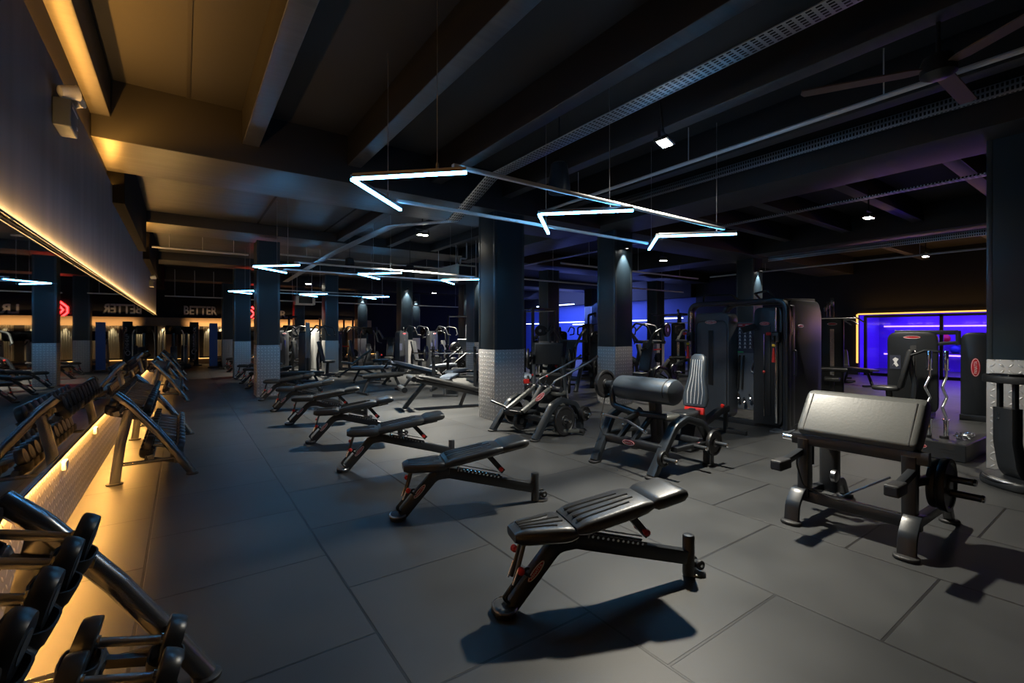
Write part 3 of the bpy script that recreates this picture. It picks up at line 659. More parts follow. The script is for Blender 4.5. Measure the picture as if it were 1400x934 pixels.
    # seat struts with red knobs
    for s in (-1, 1):
        m = MB(); m.tube([(.11, s*.028, .39), (.05, s*.028, .175)], .012, 8); q = m.go('seat_strut', 'frame', t)
        m = MB(); m.tube([(.07, s*.045, .25), (.035, s*.045, .165)], .007, 8); m.go('pull_rod', 'chrome', q)
        m = MB(); m.lathe([(.009, 0), (.009, .015), (.019, .02), (.019, .042), (.01, .048)], (.085, s*.03, .275+.035*s), (-.3, s, 0), 12); m.go('seat_knob', 'red', q, label='red seat knob')
    badge(t, (.17, -.034, .215), (.66, 0, .74), (-.74, 0, .66), .14, .04)
    m = MB(); m.box((.36, 0, .355), (.12, .075, .06), .01); m.go('pivot_bracket', 'frame', t)
    return t
b0 = make_bench(); BR = math.radians(-16)
BY = (2.08, 3.63, 5.22, 6.80, 8.37, 9.96, 11.7, 14.4, 16.0, 17.7, 20.9, 22.6)
for i, y in enumerate(BY):
    lb = 'black adjustable bench with red knobs, ' + ('nearest of the long bench row' if i == 0 else '%s from the front in the long bench row' % ORD[i])
    rz = BR+random.uniform(-.02, .02) if i else math.radians(-17)
    if i == 0: b0.location = (1.421, y, 0); b0.rotation_euler = (0, 0, rz); b0['label'] = lb
    else: dup(b0, (1.43, y, 0), rz, lb)

# ------------------------------------------------------------------ dumbbell racks
def make_db(r, hw, L, name='dumbbell'):
    t = thing(name, '', 'dumbbell', (0, 0, 0), 0)
    m = MB(); m.tube([(-L/2, 0, 0), (-.05, 0, 0), (.05, 0, 0), (L/2, 0, 0)], [.015, .0175, .0175, .015], 10); m.go('grip', 'handle', t)
    for s in (-1, 1):
        m = MB(); m.lathe([(.001, 0), (r*.93, 0), (r*.985, .003), (r, .010), (r*.97, hw*.6), (r*.92, hw-.008), (r*.87, hw), (r*.45, hw+.001), (.001, hw+.001)], (s*(L/2-hw), 0, 0), (s, 0, 0), 22); h = m.go('head', 'urethane', t)
        m = MB(); m.lathe([(r*.46, .0), (r*.46, .003), (r*.36, .004), (.001, .004)], (s*(L/2), 0, 0), (s, 0, 0), 18); m.go('end_cap', 'shroud_grey', h)
        m = MB(); m.lathe([(.024, -.012), (.024, .0)], (s*(L/2-hw), 0, 0), (s, 0, 0), 12); m.go('collar', 'chrome', h)
    return t
DB = [make_db(.072, .048, .32), make_db(.088, .052, .33), make_db(.091, .062, .34)]
DBU = [False]*3
TIER = {0: (-.43, .785, 16.), 1: (-.16, .312, 16.)}       # tier centre X, Z and tilt (deg, dropping to the aisle)
def make_rack(y0, y1, label, n, order, who, sizes, yaw=0.):
    PV = Mx.Translation((0, y1, 0)) @ Mx.Rotation(yaw, 4, 'Z') @ Mx.Translation((0, -y1, 0))
    t = thing('dumbbell_rack', label, 'dumbbell rack', (0, y0, 0), 0, 'dumbbell racks along the mirror'); L = y1-y0
    for y in (0, L):
        m = MB(); m.tube(fillet([(-.55, y, .90), (-.44, y, .79), (-.22, y, .50), (-.04, y, .22), (.085, y, .015)], .3, 4), .042, 16); fl_ = m.go('front_leg', 'rack', t)
        m = MB(); m.lathe([(.058, 0), (.058, .014), (.046, .022), (.001, .022)], (.085, y, .0), n=18); m.go('foot_pad', 'rubber', fl_)
        m = MB(); m.lathe([(.042, -.004), (.036, .006), (.001, .008)], (-.55, y, .90), (-.70, 0, .71), 16); m.go('end_cap', 'rubber', fl_)
        m = MB(); m.sweep(fillet([(-.555, y, .012), (-.51, y, .40), (-.44, y, .74)], .3), .055, .085, (0, 1, 0)); rl = m.go('rear_leg', 'rack', t)
        m = MB(); m.rbox((-.555, y, .008), (.14, .11, .016), .006, 2, .045); m.go('foot_plate', 'rubber', rl)
        m = MB(); m.tube([(-.53, y, .19), (-.03, y, .19)], .019, 10); m.go('stretcher', 'rack', t)
    for k, (cx, cz, a) in TIER.items():
        for s in (-1, 1):
            R = T(cx, 0, cz-.115, 0, math.radians(a)); p = R @ V((s*.115, 0, 0))
            m = MB(); m.sweep([(p.x, .0, p.z), (p.x, L, p.z)], .05, .05, (1, 0, .3)); m.go('tray_rail', 'rack', t)
        for y in (.03, L-.03):
            R = T(cx, y, cz-.115, 0, math.radians(a)); m = MB(); m.at(R).box((0, 0, -.012), (.32, .035, .035)); m.go('tray_bracket', 'frame', t)
    m = MB(); m.box((-.30, L/2, .19), (.05, L, .03)); m.go('long_brace', 'rack', t)
    # saddles: moulded cups that carry the heads
    sad = MB(); R = []
    for i, (zz, k) in enumerate(((-.088, .35), (-.082, .62), (-.06, .86), (-.03, .97), (-.012, 1.0))): R.append([(p, q, zz*1.15) for p, q in rrect(.125*k, .18*k, .055*k, 3)])
    for zz, k in ((-.012, .9), (-.05, .74)): R.append([(p, q, zz*1.15) for p, q in rrect(.125*k, .18*k, .055*k, 3)])
    sad.rings(R); sme = sad.mesh('saddle', 'rubber')
    for k, (cx, cz, a) in TIER.items():
        for i in range(n):
            y = (i+.5)*L/n; sz = sizes(k, i); src = DB[sz]; r = (.072, .088, .091)[sz]; LL = (.32, .33, .34)[sz]
            Mw = T(cx, y, cz, 0, math.radians(a))
            for s in (-1, 1):
                o = bpy.data.objects.new('saddle', sme); COL.objects.link(o); o.parent = t; o.matrix_local = Mw @ Mx.Translation((s*(LL/2-.035), 0, -.022-(r-.07)))
            idx = n-1-i if order < 0 else i
            lb = 'black dumbbell on the %s tier of the %s rack, %s from its %s end' % (('upper', 'lower')[k], who, ORD[idx], ('far', 'near')[order > 0])
            if not DBU[sz]: d = src; DBU[sz] = True; KIDS[src] = [(c_, kids(c_)) for c_ in kids(src)]; d['label'] = lb
            else: d = dup(src, (0, 0, 0), 0, lb)
            d['group'] = 'dumbbells on the racks'
            d.location = PV @ V((cx, y0+y, cz)); d.rotation_euler = (0, math.radians(a), yaw+random.uniform(-.03, .03))
    t.location = PV @ V((0, y0, 0)); t.rotation_euler = (0, 0, yaw)
    return t
make_rack(.55, 2.45, 'grey tubular dumbbell rack nearest to the camera at the lower left corner', 8, -1, 'nearest', lambda k, i: 2 if k else 1, math.radians(-3.5))
make_rack(6.07, 8.46, 'grey tubular dumbbell rack second from the camera along the mirror wall', 11, 1, 'second', lambda k, i: (2 if k else (1 if i > 5 else 2)))
make_rack(12.5, 14.8, 'grey tubular dumbbell rack third from the camera along the mirror wall', 10, 1, 'third', lambda k, i: (1 if k else 0))
make_rack(18.0, 20.3, 'grey tubular dumbbell rack farthest from the camera along the mirror wall', 10, 1, 'farthest', lambda k, i: 0)

# ------------------------------------------------------------------ plate, arch frame helpers
def plate(parent, o, ax, r, th=.045, name='weight_plate', holes=0):
    m = MB(); m.lathe([(.026, -th*.5), (r*.33, -th*.5), (r*.36, -th*.28), (r*.78, -th*.28), (r*.84, -th*.5), (r*.97, -th*.5), (r, -th*.3), (r, th*.3), (r*.97, th*.5), (r*.84, th*.5), (r*.78, th*.28), (r*.36, th*.28), (r*.33, th*.5), (.026, th*.5)], o, ax, 30)
    p = m.go(name, 'iron', parent)
    m = MB(); m.lathe([(.045, -th*.53), (.045, th*.53)], o, ax, 16); m.go('hub_ring', 'steel', p, label='steel hub ring')
    return p
def peg(parent, a, b, r=.024):
    m = MB(); m.tube([a, b], r, 12); p = m.go('plate_peg', 'frame', parent)
    d = (V(b)-V(a)).normalized(); m = MB(); m.lathe([(r*1.0, -.004), (r*1.12, 0), (r*.9, .012), (.001, .014)], b, d, 14); m.go('peg_cap', 'chrome', p); return p
def arch(parent, y, yb, h=.57, L=.93, name='arch_frame', w=.10, d=.075):
    pts = [(0, y, .015), (.34, y+(yb-y)*.36, h-.07), (.52, y+(yb-y)*.55, h), (.80, y+(yb-y)*.85, h-.08), (L, yb, h-.26), (L, yb, .015)]
    m = MB(); m.sweep(fillet(pts, .14, 5), w, d, (0, 1, 0), .010); a = m.go(name, 'frame_hi', parent)
    for x, yy in ((0, y), (L, yb)):
        m = MB(); m.rbox((x, yy, .012), (.15, .12, .024), .01, 2, .05); m.go('foot_pad', 'rubber', a)
    return a

# ------------------------------------------------------------------ biceps curl machine with the big roll pad
t = thing('curl_machine', 'plate loaded curl machine with a large blue-grey roll pad, right of the bench row', 'gym machine', (3.96, 3.5, 0), math.radians(3))
arch(t, .39, .50); arch(t, -.39, -.50)
m = MB(); m.sweep([(.2, -.40, .27), (.2, .40, .27)], .09, .10, (0, 0, 1)); m.go('front_beam', 'frame', t); badge(t, (.148, .02, .275), (0, -1, 0), (0, 0, 1), .17, .065)
m = MB(); m.sweep([(.9, -.5, .26), (.9, .5, .26)], .07, .08, (0, 0, 1)); m.go('rear_beam', 'frame', t)
for s in (-1, 1):
    m = MB(); m.sweep([(.28, s*.47, .27), (.92, s*.5, .27)], .05, .08, (0, 0, 1)); m.go('side_rail', 'frame', t)
m = MB(); m.sweep([(.22, .0, .26), (.9, 0, .26)], .08, .08, (0, 1, 0)); m.go('base_spine', 'frame', t)
m = MB(); m.sweep([(.50, -.12, .26), (.44, -.12, .80)], .10, .13, (0, 1, 0)); m.go('pad_post', 'shroud', t)
for y in (.18, -.02):
    m = MB(); m.sweep([(.18, y, .29), (.46, y-.10, .62)], .045, .06, (0, 1, 0)); m.go('strut', 'frame_hi', t)
m = MB(); m.at(frm((.34, -.62, .885), (0, 0, 1), (1, 0, 0)))
ol = [(.13*math.cos(a)*1.0, .15*math.sin(a)) for a in [2*PI*i/28 for i in range(28)]]
m = MB(); R = []
for yy, k in ((.28, .72), (.27, .93), (.25, 1.), (-.44, 1.), (-.46, .93), (-.47, .72)): R.append([(.33+.165*k*math.cos(a), yy, .885+.125*k*math.sin(a)-(.03*k if math.sin(a) < -.5 else 0)) for a in [2*PI*i/30 for i in range(30)]])
m.rings(R); pd = m.go('roll_pad', 'vinyl', t)
M['roll'] = mat('blue_grey_upholstery', (.036, .046, .057), .34, bump=(70, .12), spec=.6); pd.data.materials[0] = M['roll']
m = MB(); m.tube([(.33+.168*math.cos(a), -.40, .885+.128*math.sin(a)) for a in [2*PI*i/30 for i in range(30)]], .006, 6, closed=True); m.go('piping', 'rubber', pd)
# lever with counter plate
m = MB(); m.tube(fillet([(.22, .44, .90), (.22, .32, .90), (.22, .30, .66), (.28, .02, .60), (.40, -.30, .58)], .07), .035, 12); lv = m.go('lever_arm', 'frame_hi', t)
plate(t, (.22, .42, .90), (0, 1, 0), .17, .05); m = MB(); m.lathe([(.05, 0), (.05, .07), (.03, .08)], (.22, .30, .90), (0, 1, 0), 16); m.go('lever_hub', 'frame_hi', lv)
m = MB(); m.tube([(.24, .42, .84), (.1, .40, .40), (.12, .38, .33)], .007, 6); m.go('pull_cable', 'rubber', t)
m = MB(); m.tube(fillet([(.02, .29, .575), (.04, .02, .55), (.03, -.06, .545), (-.02, -.33, .47)], .05), .014, 10); hb = m.go('handle_bar', 'steel', t)
for p, d in (((.02, .29, .575), (0, 1, .05)), ((-.02, -.33, .47), (-.2, -1, -.3))):
    m = MB(); m.lathe([(.017, -.03), (.02, -.02), (.02, .01), (.001, .014)], p, d, 12); m.go('bar_end', 'chrome', hb)
m = MB(); m.sweep([(.04, -.02, .55), (.26, -.02, .60)], .04, .05, (0, 1, 0)); m.go('handle_bracket', 'frame', t)
m = MB(); m.rbox((.74, -.04, .515), (.32, .36, .075), .03, 3, .12); m.go('seat', 'vinyl_grey', t)
m = MB(); m.sweep([(.74, -.04, .26), (.74, -.04, .49)], .08, .08, (0, 1, 0)); m.go('seat_post', 'frame', t)
peg(t, (.10, -.41, .20), (.10, -.62, .20)); plate(t, (.10, -.46, .20), (0, 1, 0), .085, .04)
peg(t, (.60, -.48, .27), (.60, -.66, .27)); peg(t, (.92, -.50, .27), (.92, -.73, .27)); plate(t, (.92, -.57, .27), (0, 1, 0), .145, .045)
peg(t, (.92, .50, .27), (.92, .70, .27)); badge(t, (.70, -.515, .275), (1, .05, 0), (0, 0, 1), .12, .045, False)

# ------------------------------------------------------------------ lever row machine with two long handles
t = thing('row_machine', 'plate loaded lever row machine with two long handles in front of the middle column', 'gym machine', (3.96, 5.58, 0), math.radians(7))
arch(t, .46, .42, .50, .93); arch(t, -.46, -.50, .53, .93)
m = MB(); m.sweep([(.22, -.46, .27), (.22, .46, .27)], .07, .09, (0, 0, 1)); m.go('front_beam', 'frame', t)
m = MB(); m.sweep([(.9, -.5, .24), (.9, .42, .24)], .07, .08, (0, 0, 1)); m.go('rear_beam', 'frame', t)
for s in (-1, 1):
    m = MB(); m.sweep([(.24, s*.46, .26), (.92, s*.46, .26)], .05, .08, (0, 0, 1)); m.go('side_rail', 'frame', t)
for y, nm in ((.20, 0), (-.14, 1)):
    m = MB(); m.sweep([(.06, y, .36), (.66, y-.06, .70)], .07, .05, (0, 1, 0)); l = m.go('lever_beam', 'bar', t)
    m = MB(); m.tube(fillet([(.60, y-.06, .66), (.66, y-.10, .78), (.80, y-.14, .84), (1.30, y-.28, 1.06), (1.46, y-.28, 1.13)], .06), .017, 10); h = m.go('long_handle', 'steel', l)
    m = MB(); m.lathe([(.018, -.002), (.021, 0), (.019, .016), (.001, .02)], (1.46, y-.28, 1.13), (.9, -.0, .39), 12); m.go('handle_end', 'chrome', h)
m = MB(); m.tube([(.62, .3, .66), (.62, -.4, .66)], .045, 12); m.go('pivot_shaft', 'frame', t)
for k in range(5):
    m = MB(); m.lathe([(.02, 0), (.02, .03)], (.59, .22-.12*k, .70), (-.5, 0, .9), 10); m.go('pivot_bolt', 'chrome', t)
m = MB(); m.sweep([(.34, .03, .27), (.62, -.02, .66)], .09, .12, (0, 1, 0)); m.go('pivot_tower', 'shroud', t)
badge(t, (.36, -.21, .56), (.87, -.08, .48), (-.48, 0, .87), .20, .085); m = MB(); m.box((.55, .28, .74), (.11, .03, .07), .008); m.go('red_tab', 'red', t, label='red plastic tab')
for y in (-.06, .26):
    m = MB(); m.tube([(.62, y, .70), (.66, y, .82)], .010, 8); q = m.go('lock_pin', 'chrome', t); m = MB(); m.sphere((.665, y, .835), .02, 10); m.go('pin_knob', 'red', q, label='red pin knob')
m = MB(); m.tube([(.08, .58, .44), (.08, .22, .38)], .022, 10); m.go('side_peg', 'frame', t)
m = MB(); m.rbox((.88, -.05, .56), (.30, .30, .075), .03, 3, .1); m.go('seat', 'vinyl_grey', t)
m = MB(); m.sweep([(.86, -.05, .24), (.88, -.05, .53)], .08, .07, (0, 1, 0)); m.go('seat_post', 'frame', t)
m = MB(); m.rbox((.78, .18, .62), (.10, .16, .1), .04); m.go('chest_pad', 'vinyl', t)
m = MB(); m.rbox((.20, .06, .345), (.30, .42, .03), .008); m.go('foot_platform', 'frame', t)
plate(t, (.52, -.55, .235), (0, 1, 0), .215, .05); peg(t, (.52, -.42, .235), (.52, -.66, .235)); plate(t, (.96, -.57, .29), (0, 1, 0), .11, .06); peg(t, (.96, -.45, .29), (.96, -.68, .29))
plate(t, (.52, .54, .235), (0, 1, 0), .19, .05); peg(t, (.52, .42, .235), (.52, .66, .235)); plate(t, (.16, .0, .2), (0, 1, 0), .13, .06)
m = MB(); m.sweep([(.35, -.50, .10), (.78, -.62, .06)], .05, .05, (0, 0, 1)); m.go('pedal_arm', 'bar', t); m = MB(); m.tube([(.78, -.70, .06), (.78, -.54, .06)], .032, 12); m.go('pedal_roller', 'rubber', t)

# ------------------------------------------------------------------ preacher machine in the right foreground
t = thing('preacher_machine', 'standing preacher curl machine with wide grey sloping pad at the right foreground', 'gym machine', (3.95, 1.375, 0), 0)
for y in (.36, -.36):
    m = MB(); m.sweep(fillet([(.0, y, .02), (.02, y, .15), (.12, y, .255), (.25, y, .235), (.30, y, .22)], .09, 5), .105, .03, (0, 1, 0)); a = m.go('front_foot_arch', 'frame_hi', t)
    m = MB(); m.rbox((-.005, y, .014), (.12, .15, .028), .012, 3, .055); m.go('foot_pad', 'rubber', a)
    m = MB(); m.sweep(fillet([(.12, y, .20), (.6, y, .19), (.96, y, .17), (1.05, y, .02)], .1, 5), .06, .07, (0, 1, 0)); b = m.go('side_rail', 'frame', t)
    m = MB(); m.rbox((1.05, y, .014), (.12, .13, .028), .012, 3, .05); m.go('foot_pad', 'rubber', b)
    m = MB(); m.sweep([(.17, y*.93, .20), (.17, y*.93, .66)], .085, .085, (0, 1, 0)); u = m.go('upright', 'frame', t)
    m = MB(); m.tube([(.255, y*.93, .22), (.255, y*.93, .46)], .022, 12); s_ = m.go('guide_rod', 'chrome', t, label='chrome guide rod'); m = MB(); m.tube([(.255, y*.93, .44), (.255, y*.93, .60)], .034, 12); m.go('sleeve', 'frame', s_)
    m = MB(); m.rbox((-.19, y*.98, .505), (.17, .085, .075), .012); h = m.go('elbow_block', 'rubber', t); m = MB(); m.sweep([(-.12, y*.98, .515), (.17, y*.98, .56)], .05, .05, (0, 1, 0)); m.go('block_arm', 'frame', h)
    m = MB(); m.box((-.277, y*.98, .505), (.006, .06, .05)); m.go('block_face', 'shroud_grey', h)
m = MB(); m.sweep([(.17, -.40, .20), (.17, .40, .20)], .09, .055, (0, 0, 1)); m.go('base_crossbar', 'frame', t); text('lettering', 'PANATTA', t, frm((.168, .0, .229), (0, -1, 0), (1, 0, 0)), (.30, .05), .0012, 'badge', 'red lettering on the crossbar')
m = MB(); m.sweep([(.17, -.44, .655), (.17, .42, .655)], .09, .06, (0, 0, 1)); m.go('top_crossbar', 'frame', t)
for y in (.24, 0, -.24):
    m = MB(); m.box((.19, y, .695), (.08, .10, .05), .008); m.go('pad_bracket', 'frame', t)
# pad: sloping face, rounded top edge
m = MB(); sec = [(.145, .70), (.13, .735), (.335, 1.005), (.375, 1.03), (.43, 1.03), (.47, 1.00), (.48, .95), (.27, .69), (.23, .675)]
sec = [(p.x, p.z) for p in fillet([(a, 0, b) for a, b in sec + sec[:1]], .03, 3)][:-1]
R = []; cx = sum(p[0] for p in sec)/len(sec); cz = sum(p[1] for p in sec)/len(sec)
for y, k in ((.385, .80), (.378, .93), (.362, .99), (.345, 1.), (-.345, 1.), (-.362, .99), (-.378, .93), (-.385, .80)): R.append([(cx+(a-cx)*k, y, cz+(b-cz)*k) for a, b in sec])
m.rings(R); pd = m.go('arm_pad', 'vinyl_grey', t, label='wide worn grey vinyl arm pad')
for y in (.335, -.335):
    m = MB(); m.tube([(.133, y, .735), (.335, y, 1.006)], .005, 6); m.go('seam_piping', 'rubber', pd)
# left weight column, right plate and pegs
m = MB(); m.rbox((.56, .30, .40), (.10, .14, .48), .03); m.go('stack_cover', 'shroud', t); m = MB(); m.box((.48, .30, .63), (.06, .06, .05), .01); m.go('selector_knob', 'red', t, label='red selector knob')
m = MB(); m.tube([(.4, .36, .60), (.4, .60, .60)], .026, 12); m.go('peg_stub', 'chrome', t)
m = MB(); m.lathe([(.03, 0), (.05, .01), (.05, .04), (.03, .05)], (.45, .20, .33), (0, 1, 0), 14); m.go('pulley', 'steel', t)
m = MB(); m.sweep([(.17, -.34, .48), (.50, -.40, .46)], .06, .06, (0, 0, 1)); m.go('peg_arm', 'frame', t)
plate(t, (.50, -.455, .43), (0, 1, 0), .19, .05); plate(t, (.50, -.40, .43), (0, 1, 0), .175, .045)
peg(t, (.50, -.36, .48), (.50, -.60, .48)); peg(t, (.50, -.36, .38), (.50, -.64, .38))
m = MB(); m.tube([(.26, -.20, .46), (.24, .10, .24), (.20, .18, .215)], .007, 8); m.go('push_rod', 'steel', t)
m = MB(); m.tube(fillet([(.12, .34, .56), (.02, .34, .50), (.06, .30, .30), (.12, .10, .24), (.14, .06, .24)], .08), .006, 6); m.go('cable', 'rubber', t)

# ------------------------------------------------------------------ bench with raised back in front of the cable trainer
t = thing('incline_bench', 'adjustable bench with raised striped back standing before the big cable trainer', 'bench', (5.45, 3.62, 0), math.radians(12))
B = Mx.Translation((.10, 0, .52)) @ Mx.Rotation(math.radians(-78), 4, 'Y')
m = MB(); R = []
for x, w in ((0, .22), (.02, .30), (.12, .34), (.24, .31), (.40, .23), (.58, .21), (.68, .20), (.72, .12)): R.append([(x, p, q) for p, q in rrect(w, .075 if 0 < x < .72 else .04, .03, 3)])
m.rings(R); bk = m.go('backrest', 'vinyl_grey', t); bk.matrix_local = B; bk.data.materials[0] = M['roll']
for j in (-2, -1, 0, 1, 2):
    m = MB(); m.tube([(.05, j*.045, .038), (.20, j*.05, .038), (.42, j*.032, .038), (.64, j*.03, .038)], .004, 6); m.go('pale_stripe', 'silver', bk, label='pale stitched stripe')
m = MB(); m.box((-.04, 0, .0), (.09, .26, .06), .012); rb = m.go('red_band', 'red', t, label='red band under the backrest'); rb.matrix_local = B; text('lettering', 'PANATTA', rb, frm((-.04, 0, .033), (0, -1, 0), (1, 0, 0)), (.13, .03), .001, 'silver', 'white lettering')
m = MB(); m.sweep(fillet([(-.02, 0, .50), (.10, 0, .30), (.30, 0, .26), (1.0, 0, .36), (1.35, 0, .36)], .12), .09, .10, (0, 1, 0)); m.go('spine', 'frame', t)
m = MB(); m.prism([(-.30, .02), (.28, .02), (.16, .50), (-.06, .50)], .18); o = m.go('seat_tower', 'shroud', t); o.matrix_local = frm((.05, .09, 0), (1, 0, 0), (0, 0, 1))
m = MB(); m.rbox((-.24, 0, .48), (.36, .30, .075), .03, 3, .1); m.go('seat', 'vinyl', t)
m = MB(); m.sweep([(1.3, -.3, .03), (1.3, .3, .03)], .06, .06, (0, 0, 1)); m.sweep([(1.3, 0, .03), (1.3, 0, .34)], .06, .06); m.go('rear_foot', 'frame', t)
m = MB(); m.lathe([(.02, 0), (.028, .01), (.028, .04), (.015, .05)], (1.08, -.02, .41), (0, -.3, 1), 12); m.go('adjuster_knob', 'red', t, label='red adjuster knob')

# ------------------------------------------------------------------ vibration platform cut by the right edge
t = thing('vibration_platform', 'black platform machine with ring handlebar at the right photo edge', 'gym machine', (6.78, .76, 0), math.radians(142))
m = MB(); m.rbox((-.02, 0, .05), (.80, .58, .10), .035, 3, .22); m.go('base', 'shroud', t)
m = MB(); m.tube([(.41*math.cos(a)*.97, .31*math.sin(a)*.97, .085) for a in [2*PI*i/36 for i in range(36)]], .012, 8, closed=True); m.go('edge_trim', 'steel', t)
for y in (-.13, .13):
    m = MB(); m.lathe([(.13, .10), (.125, .125), (.06, .13), (.001, .131)], (-.06, y, 0), n=24); d = m.go('foot_disc', 'rubber', t); m = MB(); m.lathe([(.025, .13), (.02, .138), (.001, .139)], (-.06, y, 0), n=12); m.go('disc_cap', 'yellow', d, label='yellow centre mark')
m = MB(); m.sweep(fillet([(.02, 0, .10), (.20, 0, .14), (.25, 0, .45), (.25, 0, .78)], .16, 6), .20, .11, (0, 1, 0)); m.go('column', 'shroud', t)
for y in (-.075, .075):
    m = MB(); m.sweep([(.25, y, .76), (.25, y, 1.03)], .03, .045); m.go('riser_post', 'frame', t)
m = MB(); m.sweep([(.06+.30*math.cos(a), .28*math.sin(a), 1.06) for a in [math.radians(-125+250*i/20) for i in range(21)]], .07, .055, (0, 0, 1)); m.go('ring_handlebar', 'rubber', t)
m = MB(); m.rbox((.26, 0, 1.09), (.16, .22, .05), .02); m.go('console', 'screen', t)
for z in (.72, .67):
    m = MB(); m.lathe([(.012, 0), (.012, .01)], (.306, -.03, z), (1, 0, 0), 10); m.go('bolt', 'chrome', t)
# ------------------------------------------------------------------ big dual cable trainer
t = thing('cable_trainer', 'large black dual cable trainer with exercise chart in the right middle of the photo', 'gym machine', (7.5, 4.2, 0))
def hoop(x, y0, y1, z1, w, d, nm, r=.18):
    m = MB(); m.sweep(fillet([(x, y0, .02), (x, y0, z1), (x, y1, z1), (x, y1, .02)], r, 7), d, w, (1, 0, 0)); return m.go(nm, 'frame_hi', t)
hoop(.05, -.82, .82, 2.02, .075, .14, 'front_hoop')
hoop(1.15, -.80, .82, 2.06, .08, .14, 'rear_hoop', .28)
for y in (-.82, .82):
    m = MB(); m.sweep([(.05, y, .05), (1.15, y, .05)], .09, .07, (0, 0, 1)); m.go('side_base_rail', 'frame', t)
    m = MB(); m.sweep([(.05, y*.9, 2.02), (1.15, y*.9, 2.05)], .06, .06, (0, 0, 1)); m.go('top_rail', 'frame', t)
def shroud(x, y0, y1, z1, d, nm='weight_tower', mm='shroud_grey', r=.12):
    w = y1-y0; out = [(p.x, p.y) for p in fillet([(-w/2, 0, 0), (w/2, 0, 0), (w/2, z1, 0), (-w/2, z1, 0), (-w/2, 0, 0)], r, 6)]
    m = MB(); m.at(frm((x, (y0+y1)/2, .06), (0, -1, 0), (0, 0, 1))).prism(out, d, .02); o = m.go(nm, mm, t); return o
s1 = shroud(.32, .10, .74, 1.80, .30)
m = MB(); m.box((.015, .42, 1.08), (.014, .09, .95), .004); m.go('stack_slot', 'rubber', s1); badge(t, (.018, .42, 1.70), (0, -1, 0), (0, 0, 1), .22, .07)
m = MB(); m.tube(fillet([(.022, .13, .10), (.022, .13, 1.72), (.022, .70, 1.72), (.022, .70, .10)], .12), .012, 6); m.go('tower_rim', 'frame_hi', s1)
s2 = shroud(.32, -.76, -.32, 1.86, .30, mm='shroud')
m = MB(); m.box((.015, -.56, .92), (.014, .06, 1.4), .004); m.go('stack_slot', 'rubber', s2); badge(t, (.018, -.50, 1.66), (0, -1, 0), (0, 0, 1), .16, .06)
s3 = MB(); s3.rbox((.60, -.80, 1.03), (1.12, .07, 1.96), .03, 2, .12) if False else s3.at(frm((.60, -.77, .05), (1, 0, 0), (0, 0, 1))).prism([(p.x, p.y) for p in fillet([(-.57, 0, 0), (.57, 0, 0), (.57, 1.98, 0), (-.57, 1.98, 0), (-.57, 0, 0)], .2, 6)], .075, .015); s3 = s3.go('side_panel', 'shroud', t)
m = MB(); m.rbox((.16, -.80, 1.0), (.18, .12, 1.9), .04); m.go('corner_cover', 'frame_hi', t)
badge(t, (.10, -.868, 1.62), (0, 0, 1), (-1, 0, 0), .28, .075); badge(t, (.40, -.862, 1.62), (1, 0, 0), (0, 0, 1), .2, .05, False)
m = MB(); m.sweep(fillet([(.17, -.862, .86), (.17, -.895, .86), (.17, -.895, 1.24), (.17, -.862, 1.24)], .02), .03, .02, (1, 0, 0)); m.go('grab_handle', 'frame_hi', t)
m = MB(); m.rbox((.36, -.11, .95), (.03, .52, 1.5), .01, 1); bd = m.go('accessory_panel', 'board', t)
ch = MB(); ch.box((.335, -.11, 1.42), (.012, .44, .50)); ch = ch.go('exercise_chart', 'chart_dark', t, label='dark exercise chart with red header')
m = MB(); m.box((.327, -.11, 1.645), (.006, .44, .05)); m.go('chart_header', 'chart_red', ch, label='red chart header')
for i, y in enumerate((.06, -.06, -.2)):
    m = MB(); m.box((.3225, y, 1.645), (.003, .07, .012)); m.go('header_print', 'chart_white', ch)
for r_ in range(6):
    for c_ in range(5):
        y = .07-.09*c_; z = 1.58-.062*r_
        m = MB(); m.at(frm((.3265, y, z), (0, -1, 0), (0, 0, 1))).prism([(-.022, -.02), (-.008, -.022), (0, -.004), (.01, -.022), (.02, -.02), (.008, .004), (.018, .018), (.006, .012), (.004, .024), (-.006, .024), (-.006, .012), (-.022, .016), (-.008, .002)], .003); m.go('chart_figure', 'chart_white', ch)
m = MB(); m.box((.327, .06, 1.185), (.006, .1, .02)); m.go('green_mark', 'green', ch, label='green print'); m = MB(); m.box((.327, -.27, 1.185), (.006, .1, .02)); m.go('red_mark', 'chart_red', ch)
for y in (.07, .0):
    m = MB(); m.tube(fillet([(.33, y, 1.12), (.30, y, 1.10), (.30, y+.02, .55)], .02), .014, 8); m.go('strap', 'rubber', t)
m = MB(); m.tube(fillet([(.30, -.24, 1.18), (.29, -.12, .86), (.29, -.34, .80), (.30, -.30, 1.16)], .08), .016, 10, closed=True); m.go('hanging_handle', 'steel', t)
for i, (y, z) in enumerate(((.10, .45), (.0, .40), (-.10, .47), (-.2, .38))):
    m = MB(); m.tube([(.33, y, z), (.24, y-.06, z-.05)], .018, 8); m.sphere((.23, y-.06, z-.055), .03, 8); m.go('hook_attachment', 'steel', t)
